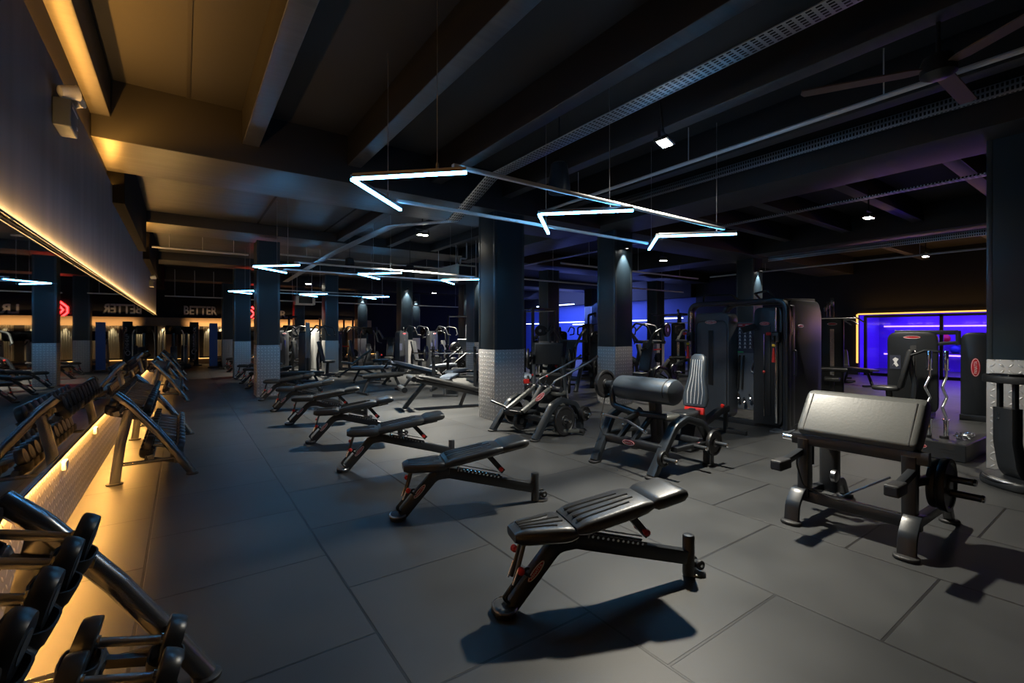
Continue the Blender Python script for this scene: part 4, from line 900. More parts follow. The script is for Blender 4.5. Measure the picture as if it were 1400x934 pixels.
for y, r_ in ((.78, 1), (-.70, 1)):
    m = MB(); m.tube([(-.03, y, .12), (-.03, y, 1.9)], .022, 10); c0 = m.go('guide_rail', 'chrome', t)
    m = MB(); m.rbox((-.04, y, 1.45), (.10, .12, .16), .02); p_ = m.go('pulley_carriage', 'frame', t)
    m = MB(); m.rbox((-.05, y+.06, 1.50), (.06, .16, .05), .015); m.go('carriage_grip', 'red', p_, label='red carriage grip')
    m = MB(); m.lathe([(.02, -.015), (.05, -.015), (.05, .015), (.02, .015)], (-.1, y, 1.42), (0, 1, 0), 16); m.go('pulley_wheel', 'frame_hi', p_)
    m = MB(); m.tube([(-.12, y, 1.40), (-.12, y, 1.10)], .006, 6); cb = m.go('cable', 'rubber', t)
    m = MB(); m.tube([(-.12, y, 1.28), (-.12, y, 1.06)], [.012, .028], 8); m.go('stirrup', 'red', cb, label='red strap handle'); m = MB(); m.sphere((-.12, y, 1.32), .026, 8); m.go('stop_ball', 'yellow', cb, label='yellow stop ball')
m = MB(); m.sweep([(-.03, -.38, 1.62), (-.16, -.22, 1.55)], .10, .08, (0, 0, 1)); m.go('swing_arm', 'frame_hi', t)
m = MB(); m.tube([(-.005, -.50, .2), (-.005, -.50, 1.5)], .006, 6); cb = m.go('selector_cable', 'chrome', t); m = MB(); m.sphere((-.01, -.50, .90), .022, 8); m.go('stop_ball', 'red', cb, label='red stop ball')
for s in (-1, 1):
    m = MB(); m.tube(fillet([(.1, s*.62, 2.04), (.02, s*.55, 2.18), (.3, s*.2, 2.17), (.6, s*.18, 2.05)], .05), .018, 8); m.go('pull_up_handle', 'rubber', t)
m = MB(); m.sweep([(-.16, -.80, .012), (.20, -.74, .012)], .26, .024, (0, 1, 0)); m.go('foot_plate', 'shroud_grey', t); m = MB(); m.sweep([(-.16, .80, .012), (.20, .74, .012)], .22, .024, (0, 1, 0)); m.go('foot_plate', 'shroud_grey', t)
m = MB(); m.sweep([(.10, .8, .04), (.10, -.8, .04)], .10, .06, (0, 0, 1)); m.go('front_base_bar', 'frame', t)

# ------------------------------------------------------------------ selectorised machine (used for the right one and the far ones)
def selector(label, loc, rz, group=None, h=1.5, arms='press', mm='shroud', shroud_w=.78, side=False):
    t = thing('weight_machine', label, 'gym machine', loc, rz, group)
    w = shroud_w; out = [(p.x, p.y) for p in fillet([(-w/2, 0, 0), (w/2, 0, 0), (w/2, h, 0), (-w/2, h, 0), (-w/2, 0, 0)], .17, 5)]
    m = MB(); m.at(frm((.52, 0, .03), (0, -1, 0), (0, 0, 1))).prism(out, .22, .025); tw = m.go('weight_tower', mm, t)
    m = MB(); m.box((.297, -.02, h*.52), (.012, .09, h*.66), .003); sl = m.go('stack_slot', 'rubber', tw)
    m = MB(); [m.box((.291, -.02+dy, h*.5), (.012, .012, h*.6)) for dy in (-.022, .022)]; m.go('guide_rods', 'chrome', tw)
    badge(t, (.298, 0, h-.07), (0, -1, 0), (0, 0, 1), .25, .055, False)
    m = MB(); m.box((.297, .24, h*.64), (.008, .16, .26)); p = m.go('instruction_plate', 'chart_dark', tw); m = MB(); m.at(frm((.292, .24, h*.64), (0, -1, 0), (0, 0, 1))).prism([(-.05, -.08), (-.02, -.03), (.02, -.09), (.05, -.06), (.02, .0), (.05, .06), (.0, .09), (-.04, .05), (-.01, 0)], .002); m.go('figure_print', 'chart_white', p)
    m = MB(); m.sweep([(.3, -.30, .05), (-.75, -.22, .05)], .07, .06, (0, 0, 1)); m.go('base_rail', 'frame', t); m = MB(); m.sweep([(.3, .30, .05), (-.75, .22, .05)], .07, .06, (0, 0, 1)); m.go('base_rail', 'frame', t)
    m = MB(); m.sweep([(-.72, -.32, .05), (-.72, .32, .05)], .07, .06, (0, 0, 1)); m.go('front_base_bar', 'frame', t)
    sd = T(-.12, -.10, 0, -PI/2) if side else Mx.Identity(4)
    m = MB().at(sd); m.rbox((-.42, 0, .50), (.40, .36, .08), .03, 3, .1); m.go('seat', 'vinyl', t); m = MB().at(sd); m.sweep([(-.35, 0, .05), (-.38, 0, .46)], .1, .09, (0, 1, 0)); m.go('seat_post', 'frame', t)
    m = MB(); m.at(sd @ T(-.14, 0, .86, 0, math.radians(12))).rbox((0, 0, 0), (.08, .30, .72), .03, 2); m.go('backrest', 'vinyl', t); m = MB().at(sd); m.sweep([(-.05, 0, .05), (-.02, 0, .6), (-.10, 0, 1.1)], .07, .08, (0, 1, 0)); m.go('back_post', 'frame', t)
    if side:
        m = MB(); m.sweep([(.35, .25, h+.02), (.35, -.62, h+.02)], .08, .06, (0, 0, 1)); m.sweep([(.35, -.62, h+.05), (.35, -.62, h-.2)], .07, .07); m.sweep([(.35, -.6, h-.16), (.35, -.25, h-.2)], .06, .07); m.go('overhead_arm', 'frame', t)
        for x in (.1, -.25):
            m = MB(); m.tube(fillet([(x, -.40, 1.18), (x-.06, -.22, 1.20), (x-.08, -.05, 1.12)], .05), .02, 8); m.go('lever_arm', 'frame', t)
        m = MB(); m.sphere((.0, -.08, 1.16), .04, 10); m.go('grip', 'chrome', t)
        return t
    for s in (-1, 1):
        if arms == 'press': P = [(.05, s*.36, 1.42), (-.25, s*.42, 1.45), (-.42, s*.42, 1.15), (-.55, s*.34, 1.05)]
        elif arms == 'high': P = [(.1, s*.30, h), (-.1, s*.38, h+.22), (-.42, s*.48, h+.15), (-.5, s*.44, h-.1)]
        else: P = [(.0, s*.34, .5), (-.3, s*.40, .62), (-.62, s*.36, .55), (-.8, s*.2, .42)]
        m = MB(); m.tube(fillet(P, .1), .026, 10); a = m.go('lever_arm', 'frame', t)
        m = MB(); m.tube([P[-1], (P[-1][0]-.03, P[-1][1]*.6, P[-1][2]-.03)], .024, 10); m.go('grip', 'rubber', a)
    if arms == 'press':
        m = MB(); m.tube([(.05, -.38, 1.42), (.05, .38, 1.42)], .03, 10); m.go('pivot_bar', 'frame', t); m = MB(); m.sweep([(.05, 0, 1.42), (.3, 0, 1.38)], .08, .07, (0, 1, 0)); m.go('pivot_mount', 'frame', t)
    return t
rm = selector('black selectorised machine with sloped backrest in front of the violet studio window', (10.75, 2.72, 0), math.radians(8), None, 1.5, 'press', 'shroud', .72, True)
# neighbouring narrow tower
t = thing('weight_machine', 'narrow black weight tower with red vertical badge beside the right column', 'gym machine', (11.1, 1.92, 0), math.radians(4))
out = [(p.x, p.y) for p in fillet([(-.19, 0, 0), (.19, 0, 0), (.19, 1.5, 0), (-.19, 1.5, 0), (-.19, 0, 0)], .15, 6)]
for k, (y, mm) in enumerate(((0, 'frame_hi'), (-.42, 'shroud_grey'))):
    m = MB(); m.at(frm((.5, y, .02), (0, -1, 0), (0, 0, 1))).prism(out, .5, .03); tw = m.go('weight_tower', mm, t)
badge(t, (-.004, 0, .92), (0, 0, 1), (0, 1, 0), .32, .12)
m = MB(); m.tube([(.2, .2, 1.28), (.2, -.6, 1.28)], .03, 10); m.go('link_bar', 'frame', t); m = MB(); m.sweep([(.0, .2, .05), (.0, -.62, .05)], .1, .06, (0, 0, 1)); m.go('base_bar', 'frame', t)
m = MB(); m.tube(fillet([(-.02, -.30, .55), (-.2, -.3, .55), (-.25, -.5, .52)], .05), .025, 8); m.go('foot_lever', 'chrome', t)

# plinth with two curl bars and collars
t = thing('bar_holder', 'low black plinth holding upright curl bars in front of the right column', 'bar holder', (7.9, 1.62, 0), math.radians(-2))
m = MB(); m.rbox((0, 0, .105), (1.0, .56, .21), .012, 1); m.go('base_box', 'shroud', t); badge(t, (-.503, .15, .13), (0, -1, 0), (0, 0, 1), .17, .06, False)
for x, y in ((-.30, .12), (-.22, -.02)):
    m = MB(); m.lathe([(.032, .21), (.045, .21), (.045, .24), (.032, .24)], (x, y, 0), n=16); m.go('socket_ring', 'rubber', t)
for z in (.09, .13): 
    m = MB(); m.box((-.503, -.12, z), (.006, .16, .008)); m.go('slot', 'rubber', t)
def curl_bar(loc, rz, lb):
    t = thing('curl_bar', lb, 'barbell', loc, rz, 'upright curl bars')
    m = MB(); m.tube(fillet([(0, 0, .0), (0, 0, .26), (.0, .055, .38), (0, -.01, .50), (0, .055, .63), (0, .0, .75), (0, 0, 1.06)], .03), .0155, 10); m.go('shaft', 'chrome', t)
    for a, b in ((.0, .22), (.84, 1.08)):
        m = MB(); m.lathe([(.024, a), (.025, a+.01), (.025, b-.01), (.022, b)], n=14); m.lathe([(.036, a+(.22 if a < .1 else 0)), (.036, a+(.235 if a < .1 else .015))], n=14); m.go('sleeve', 'chrome', t)
curl_bar((7.60, 1.73, .212), .9, 'chrome curl bar standing upright on the black plinth, left one of two')
curl_bar((7.68, 1.59, .212), 1.1, 'chrome curl bar standing upright on the black plinth, right one of two')
for i in range(7):
    x, y = 7.72+.09*(i % 4)+random.uniform(-.02, .02), 1.42+.05*(i//4)*1.4
    t = thing('barbell_collar', 'chrome spring collar in the small pile on the black plinth', 'collar', (x, y, .212), random.uniform(0, 3), 'chrome collars on the plinth')
    m = MB(); m.tube([(.028*math.cos(a), .012*a/(2*PI)-.02, .031+.028*math.sin(a)) for a in [2*PI*3*k/40 for k in range(41)]], .0035, 6); m.go('spring', 'chrome', t)
    for s in (-1, 1):
        m = MB(); m.tube([(.026, s*.016, .04), (.06, s*.02, .05)], .006, 6); m.go('lever', 'chrome', t)
# ------------------------------------------------------------------ machines farther back in the hall
def lat_machine():
    t = thing('pulldown_machine', '', 'gym machine')
    m = MB(); m.sweep([(.4, -.3, .05), (.4, .3, .05)], .08, .07, (0, 0, 1)); m.sweep([(.4, 0, .05), (-.7, 0, .05)], .08, .07, (0, 0, 1)); m.go('base_frame', 'frame', t)
    m = MB(); m.rbox((.45, 0, .95), (.22, .46, 1.8), .06, 2); tw = m.go('weight_tower', 'shroud', t); m = MB(); m.box((.335, 0, 1.0), (.01, .08, 1.2)); m.go('stack_slot', 'chrome', tw)
    m = MB(); m.sweep(fillet([(.42, 0, 1.8), (.42, 0, 2.2), (-.25, 0, 2.25)], .12), .07, .09, (0, 1, 0)); m.go('boom', 'frame_hi', t)
    m = MB(); m.lathe([(.02, -.02), (.07, -.02), (.07, .02), (.02, .02)], (-.22, 0, 2.18), (0, 1, 0), 14); m.go('pulley', 'steel', t)
    m = MB(); m.tube([(-.28, 0, 2.15), (-.28, 0, 1.85)], .005, 5); cb = m.go('cable', 'rubber', t); m = MB(); m.tube(fillet([(-.28, -.6, 1.72), (-.28, -.45, 1.84), (-.28, .45, 1.84), (-.28, .6, 1.72)], .06), .015, 8); m.go('pull_bar', 'chrome', cb)
    m = MB(); m.rbox((-.25, 0, .48), (.38, .3, .08), .03, 2); m.go('seat', 'vinyl', t); m = MB(); m.sweep([(-.25, 0, .05), (-.25, 0, .46)], .08, .08); m.go('seat_post', 'frame', t)
    m = MB(); m.tube([(.0, -.28, .68), (.0, .28, .68)], .055, 10); m.go('knee_roll', 'vinyl', t)
    badge(t, (.33, 0, 1.72), (0, -1, 0), (0, 0, 1), .2, .06, False); return t
def arch_press():
    t = thing('plate_machine', '', 'gym machine')
    arch(t, .40, .52, .7, 1.05); arch(t, -.40, -.52, .7, 1.05)
    m = MB(); m.sweep([(.2, -.42, .3), (.2, .42, .3)], .08, .1, (0, 0, 1)); m.go('front_beam', 'frame', t); m = MB(); m.sweep([(1.0, -.52, .26), (1.0, .52, .26)], .08, .1, (0, 0, 1)); m.go('rear_beam', 'frame', t)
    m = MB(); m.sweep(fillet([(.2, 0, .3), (.75, 0, .35), (1.0, 0, 1.25)], .15), .09, .1, (0, 1, 0)); m.go('back_spine', 'frame', t)
    m = MB(); m.rbox((.48, 0, .50), (.38, .34, .08), .03, 2, .1); m.go('seat', 'vinyl_grey', t); m = MB(); m.at(T(.80, 0, .92, 0, math.radians(18))).rbox((0, 0, 0), (.08, .30, .75), .03, 2); m.go('backrest', 'vinyl', t)
    for s in (-1, 1):
        m = MB(); m.tube(fillet([(1.0, s*.35, 1.3), (.7, s*.46, 1.62), (.3, s*.46, 1.5), (.15, s*.34, 1.15)], .2), .035, 10); l = m.go('lever_arm', 'bar', t)
        m = MB(); m.tube([(.15, s*.34, 1.15), (.13, s*.2, 1.1)], .02, 8); m.go('grip', 'rubber', l)
        peg(t, (1.05, s*.5, .55), (1.05, s*.78, .55)); plate(t, (1.05, s*.60, .55), (0, 1, 0), .2, .05); plate(t, (.75, s*.56, 1.58), (0, 1, 0), .17, .05)
    m = MB(); m.tube([(1.0, -.4, 1.28), (1.0, .4, 1.28)], .04, 10); m.go('pivot_shaft', 'frame', t); m = MB(); m.sphere((.3, .25, .62), .035, 8); m.go('adjuster_knob', 'red', t, label='red adjuster knob')
    badge(t, (.15, 0, .31), (0, -1, 0), (0, 0, 1), .2, .07, False); return t
def leg_press():
    t = thing('leg_press', '', 'gym machine')
    for s in (-1, 1):
        m = MB(); m.sweep([(-.9, s*.32, .12), (.95, s*.32, 1.25)], .07, .09, (0, 1, 0)); m.go('inclined_rail', 'frame_hi', t)
        m = MB(); m.sweep([(-1.0, s*.36, .05), (1.0, s*.36, .05)], .07, .08, (0, 0, 1)); m.go('base_rail', 'frame', t); m = MB(); m.sweep([(.9, s*.34, .05), (.85, s*.34, 1.18)], .07, .08, (0, 1, 0)); m.go('rear_upright', 'frame', t)
        peg(t, (.35, s*.34, .95), (.35, s*.72, .95)); plate(t, (.35, s*.46, .95), (0, 1, 0), .22, .05); plate(t, (.35, s*.54, .95), (0, 1, 0), .22, .05); plate(t, (.6, s*.46, .35), (0, 1, 0), .2, .05); peg(t, (.6, s*.34, .35), (.6, s*.6, .35))
    m = MB(); m.at(T(.45, 0, 1.05, 0, math.radians(-32))).box((0, 0, 0), (.06, .62, .55), .01); m.go('foot_plate', 'shroud_grey', t)
    m = MB(); m.at(T(-.75, 0, .42, 0, math.radians(-35))).rbox((0, 0, 0), (.10, .42, .75), .03, 2); m.go('backrest', 'vinyl', t); m = MB(); m.rbox((-.42, 0, .22), (.42, .42, .09), .03, 2); m.go('seat', 'vinyl', t)
    for a in (-1, 1):
        m = MB(); m.box((0, 0, .05+.0*a), (.07, .7, .07)); 
    m = MB(); m.sweep([(-.95, -.36, .05), (-.95, .36, .05)], .07, .07, (0, 0, 1)); m.go('front_crossbar', 'frame', t); return t
def flat_bench(pale=False):
    t = thing('flat_bench', '', 'bench')
    m = MB(); stripe_pad(m, -.60, .60, .30, .30, .08, .03); p = m.go('pad', 'light_upholstery' if pale else 'vinyl', t); p.matrix_local = T(0, 0, .42)
    m = MB(); m.sweep([(-.5, 0, .40), (.5, 0, .40)], .06, .05); m.go('spine', 'frame', t)
    for s in (-1, 1):
        m = MB(); m.sweep([(s*.35, 0, .4), (s*.52, 0, .05)], .06, .06); m.go('leg', 'frame', t); m = MB(); m.sweep([(s*.53, -.28, .03), (s*.53, .28, .03)], .05, .05, (0, 0, 1)); m.go('foot_bar', 'frame', t)
    return t
def decline_bench(pale=False):
    t = thing('decline_bench', '', 'bench')
    m = MB(); stripe_pad(m, -.72, .62, .32, .34, .085, .03); p = m.go('pad', 'light_upholstery' if pale else 'vinyl', t); p.matrix_local = T(0, 0, .44, 0, math.radians(14))
    m = MB(); m.sweep([(-.70, 0, .57), (.75, 0, .20)], .07, .08); m.go('spine', 'frame', t)
    m = MB(); m.sweep(fillet([(-.55, 0, .50), (-.72, 0, .30), (-.95, 0, .02)], .15), .07, .08); m.go('front_leg', 'frame_hi', t); m = MB(); m.rbox((-.95, 0, .012), (.12, .3, .024), .01); m.go('front_foot', 'rubber', t)
    m = MB(); m.sweep([(.30, 0, .28), (.20, 0, .02)], .06, .06); m.go('middle_leg', 'frame', t); m = MB(); m.sweep([(.72, -.25, .03), (.72, .25, .03)], .06, .06, (0, 0, 1)); m.sweep([(.72, 0, .03), (.70, 0, .22)], .06, .06); m.go('rear_foot', 'frame', t)
    for z, x in ((.62, -.80), (.42, -.98)):
        m = MB(); m.tube([(x, -.28, z), (x, .28, z)], .055, 12); m.go('ankle_roll', 'vinyl', t)
    m = MB(); m.sweep([(-.68, 0, .56), (-.82, 0, .62), (-.98, 0, .42)], .05, .05); m.go('roll_bracket', 'frame', t); return t
def incline_pale():
    t = thing('incline_bench', '', 'bench')
    m = MB(); stripe_pad(m, 0, .8, .28, .28, .08, .03); p = m.go('backrest', 'vinyl_grey', t); p.matrix_local = T(0, 0, .42, 0, math.radians(-38))
    m = MB(); stripe_pad(m, -.40, -.02, .24, .28, .08, .03); p = m.go('seat', 'vinyl_grey', t); p.matrix_local = T(0, 0, .40, 0, math.radians(10))
    m = MB(); m.sweep([(-.45, 0, .05), (.05, 0, .40), (.75, 0, .05)], .06, .07); m.go('spine', 'frame', t); m = MB(); m.sweep([(.3, 0, .25), (.45, 0, .78)], .05, .05); m.go('strut', 'frame', t)
    for x in (-.45, .75):
        m = MB(); m.sweep([(x, -.26, .03), (x, .26, .03)], .06, .06, (0, 0, 1)); m.go('foot_bar', 'frame', t)
    return t
def olympic_bench():
    t = thing('press_bench', '', 'bench')
    m = MB(); stripe_pad(m, -.75, .45, .28, .30, .08, .03); p = m.go('pad', 'light_upholstery', t); p.matrix_local = T(0, 0, .40)
    m = MB(); m.sweep([(-.7, 0, .36), (.55, 0, .36)], .07, .07); m.go('spine', 'frame', t); m = MB(); m.sweep([(-.6, 0, .36), (-.7, 0, .03)], .07, .07); m.sweep([(-.7, -.3, .03), (-.7, .3, .03)], .06, .06, (0, 0, 1)); m.go('front_leg', 'frame', t)
    for s in (-1, 1):
        m = MB(); m.sweep([(.55, s*.55, .03), (.50, s*.55, 1.15)], .08, .07, (0, 1, 0)); u = m.go('upright', 'frame', t)
        for z in (.80, .95, 1.1):
            m = MB(); m.sweep(fillet([(.48, s*.55, z), (.38, s*.55, z-.02), (.37, s*.55, z+.06)], .02), .05, .03, (0, 1, 0)); m.go('bar_catch', 'frame_hi', u)
        m = MB(); m.sweep([(.2, s*.55, .03), (.85, s*.55, .03)], .07, .06, (0, 0, 1)); m.go('side_foot', 'frame', t); m = MB(); m.sweep(fillet([(.56, s*.55, .1), (.7, s*.62, .35), (.56, s*.55, .55)], .1), .04, .04, (0, 1, 0)); m.go('storage_hoop', 'frame', t)
    m = MB(); m.sweep([(.54, -.55, .36), (.54, .55, .36)], .06, .06, (0, 0, 1)); m.go('crossbar', 'frame', t); return t
def barbell(loaded=True):
    t = thing('barbell', '', 'barbell')
    m = MB(); m.tube([(0, -.66, 0), (0, .66, 0)], .014, 10); m.go('shaft', 'steel', t)
    for s in (-1, 1):
        m = MB(); m.lathe([(.036, 0), (.036, .03), (.025, .03), (.025, .42), (.02, .425)], (0, s*.66, 0), (0, s, 0), 14); m.go('sleeve', 'chrome', t)
        if loaded: plate(t, (0, s*.73, 0), (0, 1, 0), .2, .05)
    return t
def cross_trainer():
    t = thing('cross_trainer', '', 'cardio machine')
    m = MB(); m.rbox((0, 0, .12), (1.7, .5, .18), .06, 2); m.go('base', 'shroud', t)
    m = MB(); m.lathe([(.1, -.1), (.42, -.1), (.45, -.06), (.45, .06), (.42, .1), (.1, .1)], (-.5, 0, .55), (0, 1, 0), 26); m.go('flywheel_cover', 'shroud_grey', t)
    m = MB(); m.sweep([(.35, 0, .15), (.45, 0, 1.5)], .1, .1); m.go('mast', 'frame_hi', t); m = MB(); m.at(T(.42, 0, 1.62, 0, math.radians(-20))).rbox((0, 0, 0), (.07, .5, .34), .025); c = m.go('console', 'screen', t)
    for s in (-1, 1):
        m = MB(); m.tube(fillet([(.1, s*.32, .35), (.3, s*.34, .95), (.12, s*.32, 1.5), (.05, s*.26, 1.62)], .2), .022, 8); m.go('swing_handle', 'steel', t); m = MB(); m.sweep([(-.55, s*.26, .35), (.3, s*.26, .3)], .06, .05, (0, 0, 1)); m.go('pedal_arm', 'frame', t); m = MB(); m.rbox((.02, s*.26, .36), (.36, .15, .05), .02); m.go('pedal', 'rubber', t)
    return t
def treadmill():
    t = thing('treadmill', '', 'cardio machine')
    m = MB(); m.rbox((0, 0, .14), (1.9, .82, .16), .04, 2); m.go('deck', 'shroud', t); m = MB(); m.box((-.1, 0, .224), (1.6, .54, .012)); m.go('belt', 'rubber', t); m = MB(); m.rbox((.85, 0, .2), (.35, .84, .26), .08); m.go('motor_cover', 'shroud_grey', t)
    for s in (-1, 1):
        m = MB(); m.sweep([(.72, s*.4, .1), (.55, s*.4, 1.25)], .09, .07, (0, 1, 0)); m.go('upright', 'white_frame', t); m = MB(); m.tube(fillet([(.58, s*.4, 1.2), (.3, s*.4, 1.1), (.0, s*.4, 1.05)], .1), .025, 8); m.go('handrail', 'rubber', t)
    m = MB(); m.at(T(.56, 0, 1.38, 0, math.radians(-18))).rbox((0, 0, 0), (.07, .8, .42), .03); m.go('console', 'screen', t); return t
def power_rack():
    t = thing('power_rack', '', 'rack')
    for x in (-.6, .6):
        for s in (-1, 1):
            m = MB(); m.sweep([(x, s*.58, .03), (x, s*.58, 2.25)], .075, .075, (0, 1, 0)); m.go('post', 'frame_hi', t)
    for z in (2.22, .06):
        for s in (-1, 1):
            m = MB(); m.sweep([(-.62, s*.58, z), (.62, s*.58, z)], .07, .06, (0, 1, 0)); m.go('side_rail', 'frame', t)
    for x in (-.6, .6):
        m = MB(); m.tube([(x, -.58, 2.2), (x, .58, 2.2)], .022, 8); m.go('pull_up_bar', 'chrome', t)
    for s in (-1, 1):
        m = MB(); m.sweep([(-.58, s*.58, .85), (.58, s*.58, .85)], .05, .05, (0, 0, 1)); m.go('safety_bar', 'red', t, label='red safety bar')
        m = MB(); m.tube([(.6, s*.6, .5), (.6, s*.85, .5)], .024, 8); m.go('plate_peg', 'chrome', t); plate(t, (.6, s*.68, .5), (0, 1, 0), .21, .05); plate(t, (.6, s*.75, .5), (0, 1, 0), .19, .05)
    return t
def put(fn, rows, group):
    root = None
    for x, y, rz, lb in rows:
        if root is None: root = fn(); root['label'] = lb; root['group'] = group; root.location = (x, y, 0); root.rotation_euler = (0, 0, rz)
        else: dup(root, (x, y, 0), rz, lb, group)
    return root
put(lat_machine, [
 (12.1, 4.45, .35, 'tall pulldown machine just right of the big cable trainer, nearest of its row'),
 (13.5, 5.05, .35, 'tall pulldown machine right of the cable trainer, second of its row'),
 (14.9, 5.65, .35, 'tall pulldown machine right of the cable trainer, farthest of its row'),
 (4.09, 22.90, -2.2, 'tall black pulldown machine under the LR. letters behind the nearest aisle column'),
 (9.57, 15.73, 2.6, 'tall pulldown machine before the dark blue wall left of the large middle column'),
 (12.89, 12.83, 1.2, 'tall pulldown machine before the blue area between the two middle columns'),
 (13.59, 9.54, .6, 'tall pulldown machine left of the cable trainer among the dense far machines')], 'pulldown machines')
put(arch_press, [
 (8.02, 9.13, .5, 'plate loaded press at the left edge of the gap between the two middle columns'),
 (8.71, 7.42, .2, 'plate loaded press with dark tall back in the gap just left of the spotlit column'),
 (10.18, 11.43, 2.4, 'plate loaded press farther back in the middle of the gap between the middle columns'),
 (9.35, 5.68, .3, 'plate loaded press just right of the spotlit column behind the roll pad'),
 (11.16, 7.08, -.2, 'plate loaded press left of the cable trainer behind the raised striped back'),
 (12.95, 7.9, 2.9, 'plate loaded press second row between the spotlit column and the cable trainer'),
 (13.51, 11.24, 2.0, 'plate loaded press third row between the spotlit column and the cable trainer'),
 (11.50, 13.82, 1.0, 'plate loaded press in the far blue area left of the red lit column'),
 (8.91, 12.78, 1.6, 'plate loaded press directly behind the right side of the large middle column'),
 (6.57, 17.92, 1.0, 'plate loaded press far back between the pale benches and the far spotlit columns'),
   (9.91, 19.58, 1.9, 'plate loaded press far back just right of the column above the pale benches'), (2.95, 21.3, .3, 'plate loaded press just right of the nearest aisle column, far back')], 'plate loaded presses')
put(leg_press, [
 (6.36, 7.62, .9, 'inclined leg press right behind the large middle column'),
 (11.2, 9.35, 2.2, 'inclined leg press in the gap between the two middle columns, second row'),
 
 (7.95, 14.63, .2, 'inclined leg press far back, left of the column with spotlight'),
 (14.80, 7.80, 1.2, 'inclined leg press far behind the left tower of the cable trainer')], 'inclined leg presses')
root = selector('pale framed selectorised machine beside the dark far column left of the cross trainers', (4.76, 20.67, 0), 3.6, 'far selectorised machines', 1.65, 'press', 'white_frame', .55)
sb = selector('black selectorised machine with high arms in the far hall right of the pale framed machine', (5.47, 19.24, 0), 2.6, 'far selectorised machines', 1.55, 'high', 'shroud', .6)
for x, y, rz, lb in ((6.93, 16.27, 2.2, 'black selectorised machine between the pale benches and the column with spotlight'),
     (10.09, 8.41, 2.0, 'black selectorised machine hugging the left edge of the spotlit column'),
    (11.86, 11.66, .3, 'black selectorised machine in the gap between the middle columns, third row'), (15.80, 9.47, .5, 'black selectorised machine far behind the left tower of the cable trainer'),
    (14.60, 12.90, .9, 'black selectorised machine before the blue wall right of the spotlit column'), 
    (3.35, 19.11, 2.4, 'black selectorised machine right beside the nearest aisle column, far back'), (8.40, 16.75, 2.2, 'black selectorised machine in the far hall under the right chevron of the far row'),  (3.85, 17.33, 2.6, 'black selectorised machine in the far hall just left of the grey incline bench'),
    (13.20, 15.00, 1.0, 'black selectorised machine before the blue wall between the middle columns'), ):
    dup(sb, (x, y, 0), rz, lb)
put(lambda: flat_bench(), [(4.12, 11.5, .15, 'small dark flat bench on the floor left of the decline bench'), (2.50, 13.18, -.2, 'dark flat bench partly hidden behind the nearest aisle column'), (15.96, 5.22, 1.0, 'dark bench at the left foot of the amber led frame')], 'dark flat benches')
put(lambda: flat_bench(True), [(4.75, 14.2, -.25, 'pale blue flat bench in the far hall beside the incline bench'), (6.95, 13.7, .5, 'pale blue flat bench in front of the far spotlit columns')], 'pale flat benches')
put(lambda: decline_bench(), [(4.46, 8.46, -.22, 'black decline bench left of the large middle column')], 'decline benches')
put(lambda: decline_bench(True), [(5.75, 13.1, -.4, 'pale decline bench with ankle rolls behind the black decline bench'), (5.68, 15.14, .9, 'pale decline bench farther back below the far spotlit column')], 'pale decline benches')
put(incline_pale, [(4.8, 16.25, -.35, 'grey incline bench with raised back in the far hall'), (17.12, 5.97, .4, 'small incline bench in front of the amber led corner')], 'far incline benches')
ob = [(5.5, 10.45, .9, 'press bench with loaded barbell behind the black decline bench'), (6.5, 11.85, .7, 'press bench with loaded barbell left of the column with spotlight'), (7.1, 9.5, 1.1, 'press bench with barbell beside the left edge of the large middle column')]
put(olympic_bench, ob, 'press benches')
bb = None
for i, (x, y, rz, lb) in enumerate(ob):
    p = V((x, y, 0)) + Mx.Rotation(rz, 3, 'Z') @ V((.425, 0, .975)); lb2 = lb.replace('press bench with loaded barbell', 'loaded barbell on the press bench').replace('press bench with barbell', 'loaded barbell on the press bench')
    if bb is None: bb = barbell(); bb['label'] = lb2; bb['group'] = 'loaded barbells'; bb.location = p; bb.rotation_euler = (0, 0, rz)
    else: dup(bb, p, rz, lb2)
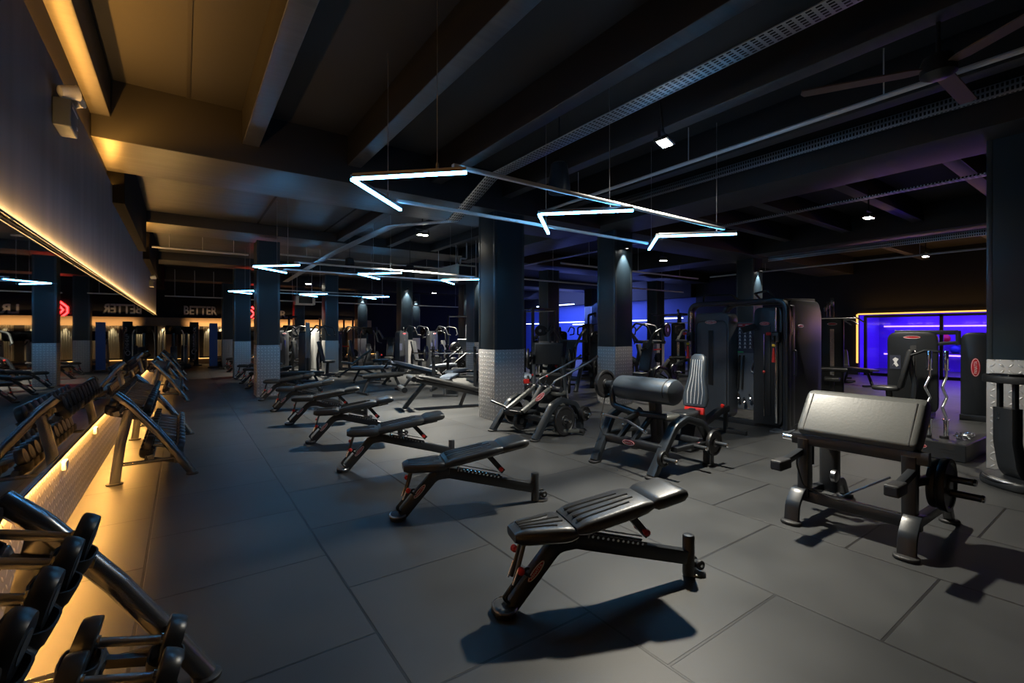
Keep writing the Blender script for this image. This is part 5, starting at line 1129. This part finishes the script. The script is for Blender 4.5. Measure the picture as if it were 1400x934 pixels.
put(cross_trainer, [(5.54, 22.15, 1.2, 'cross trainer in the far hall, left one before the plywood frieze'), (7.26, 22.26, 1.3, 'cross trainer in the far hall, middle one before the plywood frieze'), (8.71, 21.34, 1.4, 'cross trainer in the far hall, right one before the plywood frieze'),
 (0.10, 24.56, 1.5, 'cross trainer at the end of the aisle, left under the BETTER letters'), (-0.30, 22.40, 1.6, 'cross trainer at the end of the aisle beside the mirror end')], 'cross trainers')
put(treadmill, [(1.50, 25.58, 1.57, 'treadmill at the end of the aisle right of the cross trainer'), (2.80, 24.00, 1.57, 'treadmill at the far wall behind the nearest aisle column, left one'), (3.81, 25.53, 1.57, 'treadmill at the far wall under the LR. letters'), (6.62, 25.47, 1.57, 'treadmill at the far wall, right of the farthest spotlit column')], 'treadmills')
put(power_rack, [(10.01, 17.42, .4, 'power rack with red bars before the dark blue wall'), (8.65, 11.35, .3, 'power rack partly hidden behind the large middle column'), (15.41, 11.17, .3, 'power rack in the blue area right of the spotlit column'), (6.18, 23.74, .1, 'power rack in the far hall behind the cross trainers')], 'power racks')
# lettered pylon and blue banner at the end of the aisle
t = thing('training_pylon', 'dark pylon with vertical white lettering at the end of the aisle', 'pylon', (.42, 25.9, 0))
m = MB(); m.rbox((0, 0, 1.0), (.34, .2, 2.0), .03); m.go('post', 'shroud', t); m = MB(); m.rbox((0, 0, .03), (.6, .5, .06), .02); m.go('base', 'frame', t)
text('lettering', 'QueenAx', t, frm((0, -.104, 1.15), (0, 0, 1), (-1, 0, 0)), (1.25, .2), .003, 'chart_white', 'white vertical lettering')
t = thing('banner_stand', 'narrow blue banner stand at the end of the aisle', 'banner', (1.08, 23.9, 0))
m = MB(); m.box((0, 0, 1.0), (.30, .02, 1.85)); m.go('banner', 'blue_banner', t); m = MB(); m.rbox((0, 0, .03), (.4, .25, .06), .02); m.go('foot', 'frame', t); m = MB(); m.tube([(0, .03, .03), (0, .03, 1.93)], .012, 8); m.go('pole', 'aluminium', t)

t = thing('pole_stand', 'pale upright pole stand just right of the nearest aisle column', 'stand', (3.15, 15.4, 0))
m = MB(); m.rbox((0, 0, .03), (.5, .5, .06), .02); m.go('base', 'frame', t); m = MB(); m.sweep([(0, 0, .05), (0, 0, .75)], .07, .07); m.go('lower_post', 'frame', t); m = MB(); m.rbox((0, 0, 1.28), (.12, .08, 1.1), .02); m.go('upper_post', 'white_frame', t)
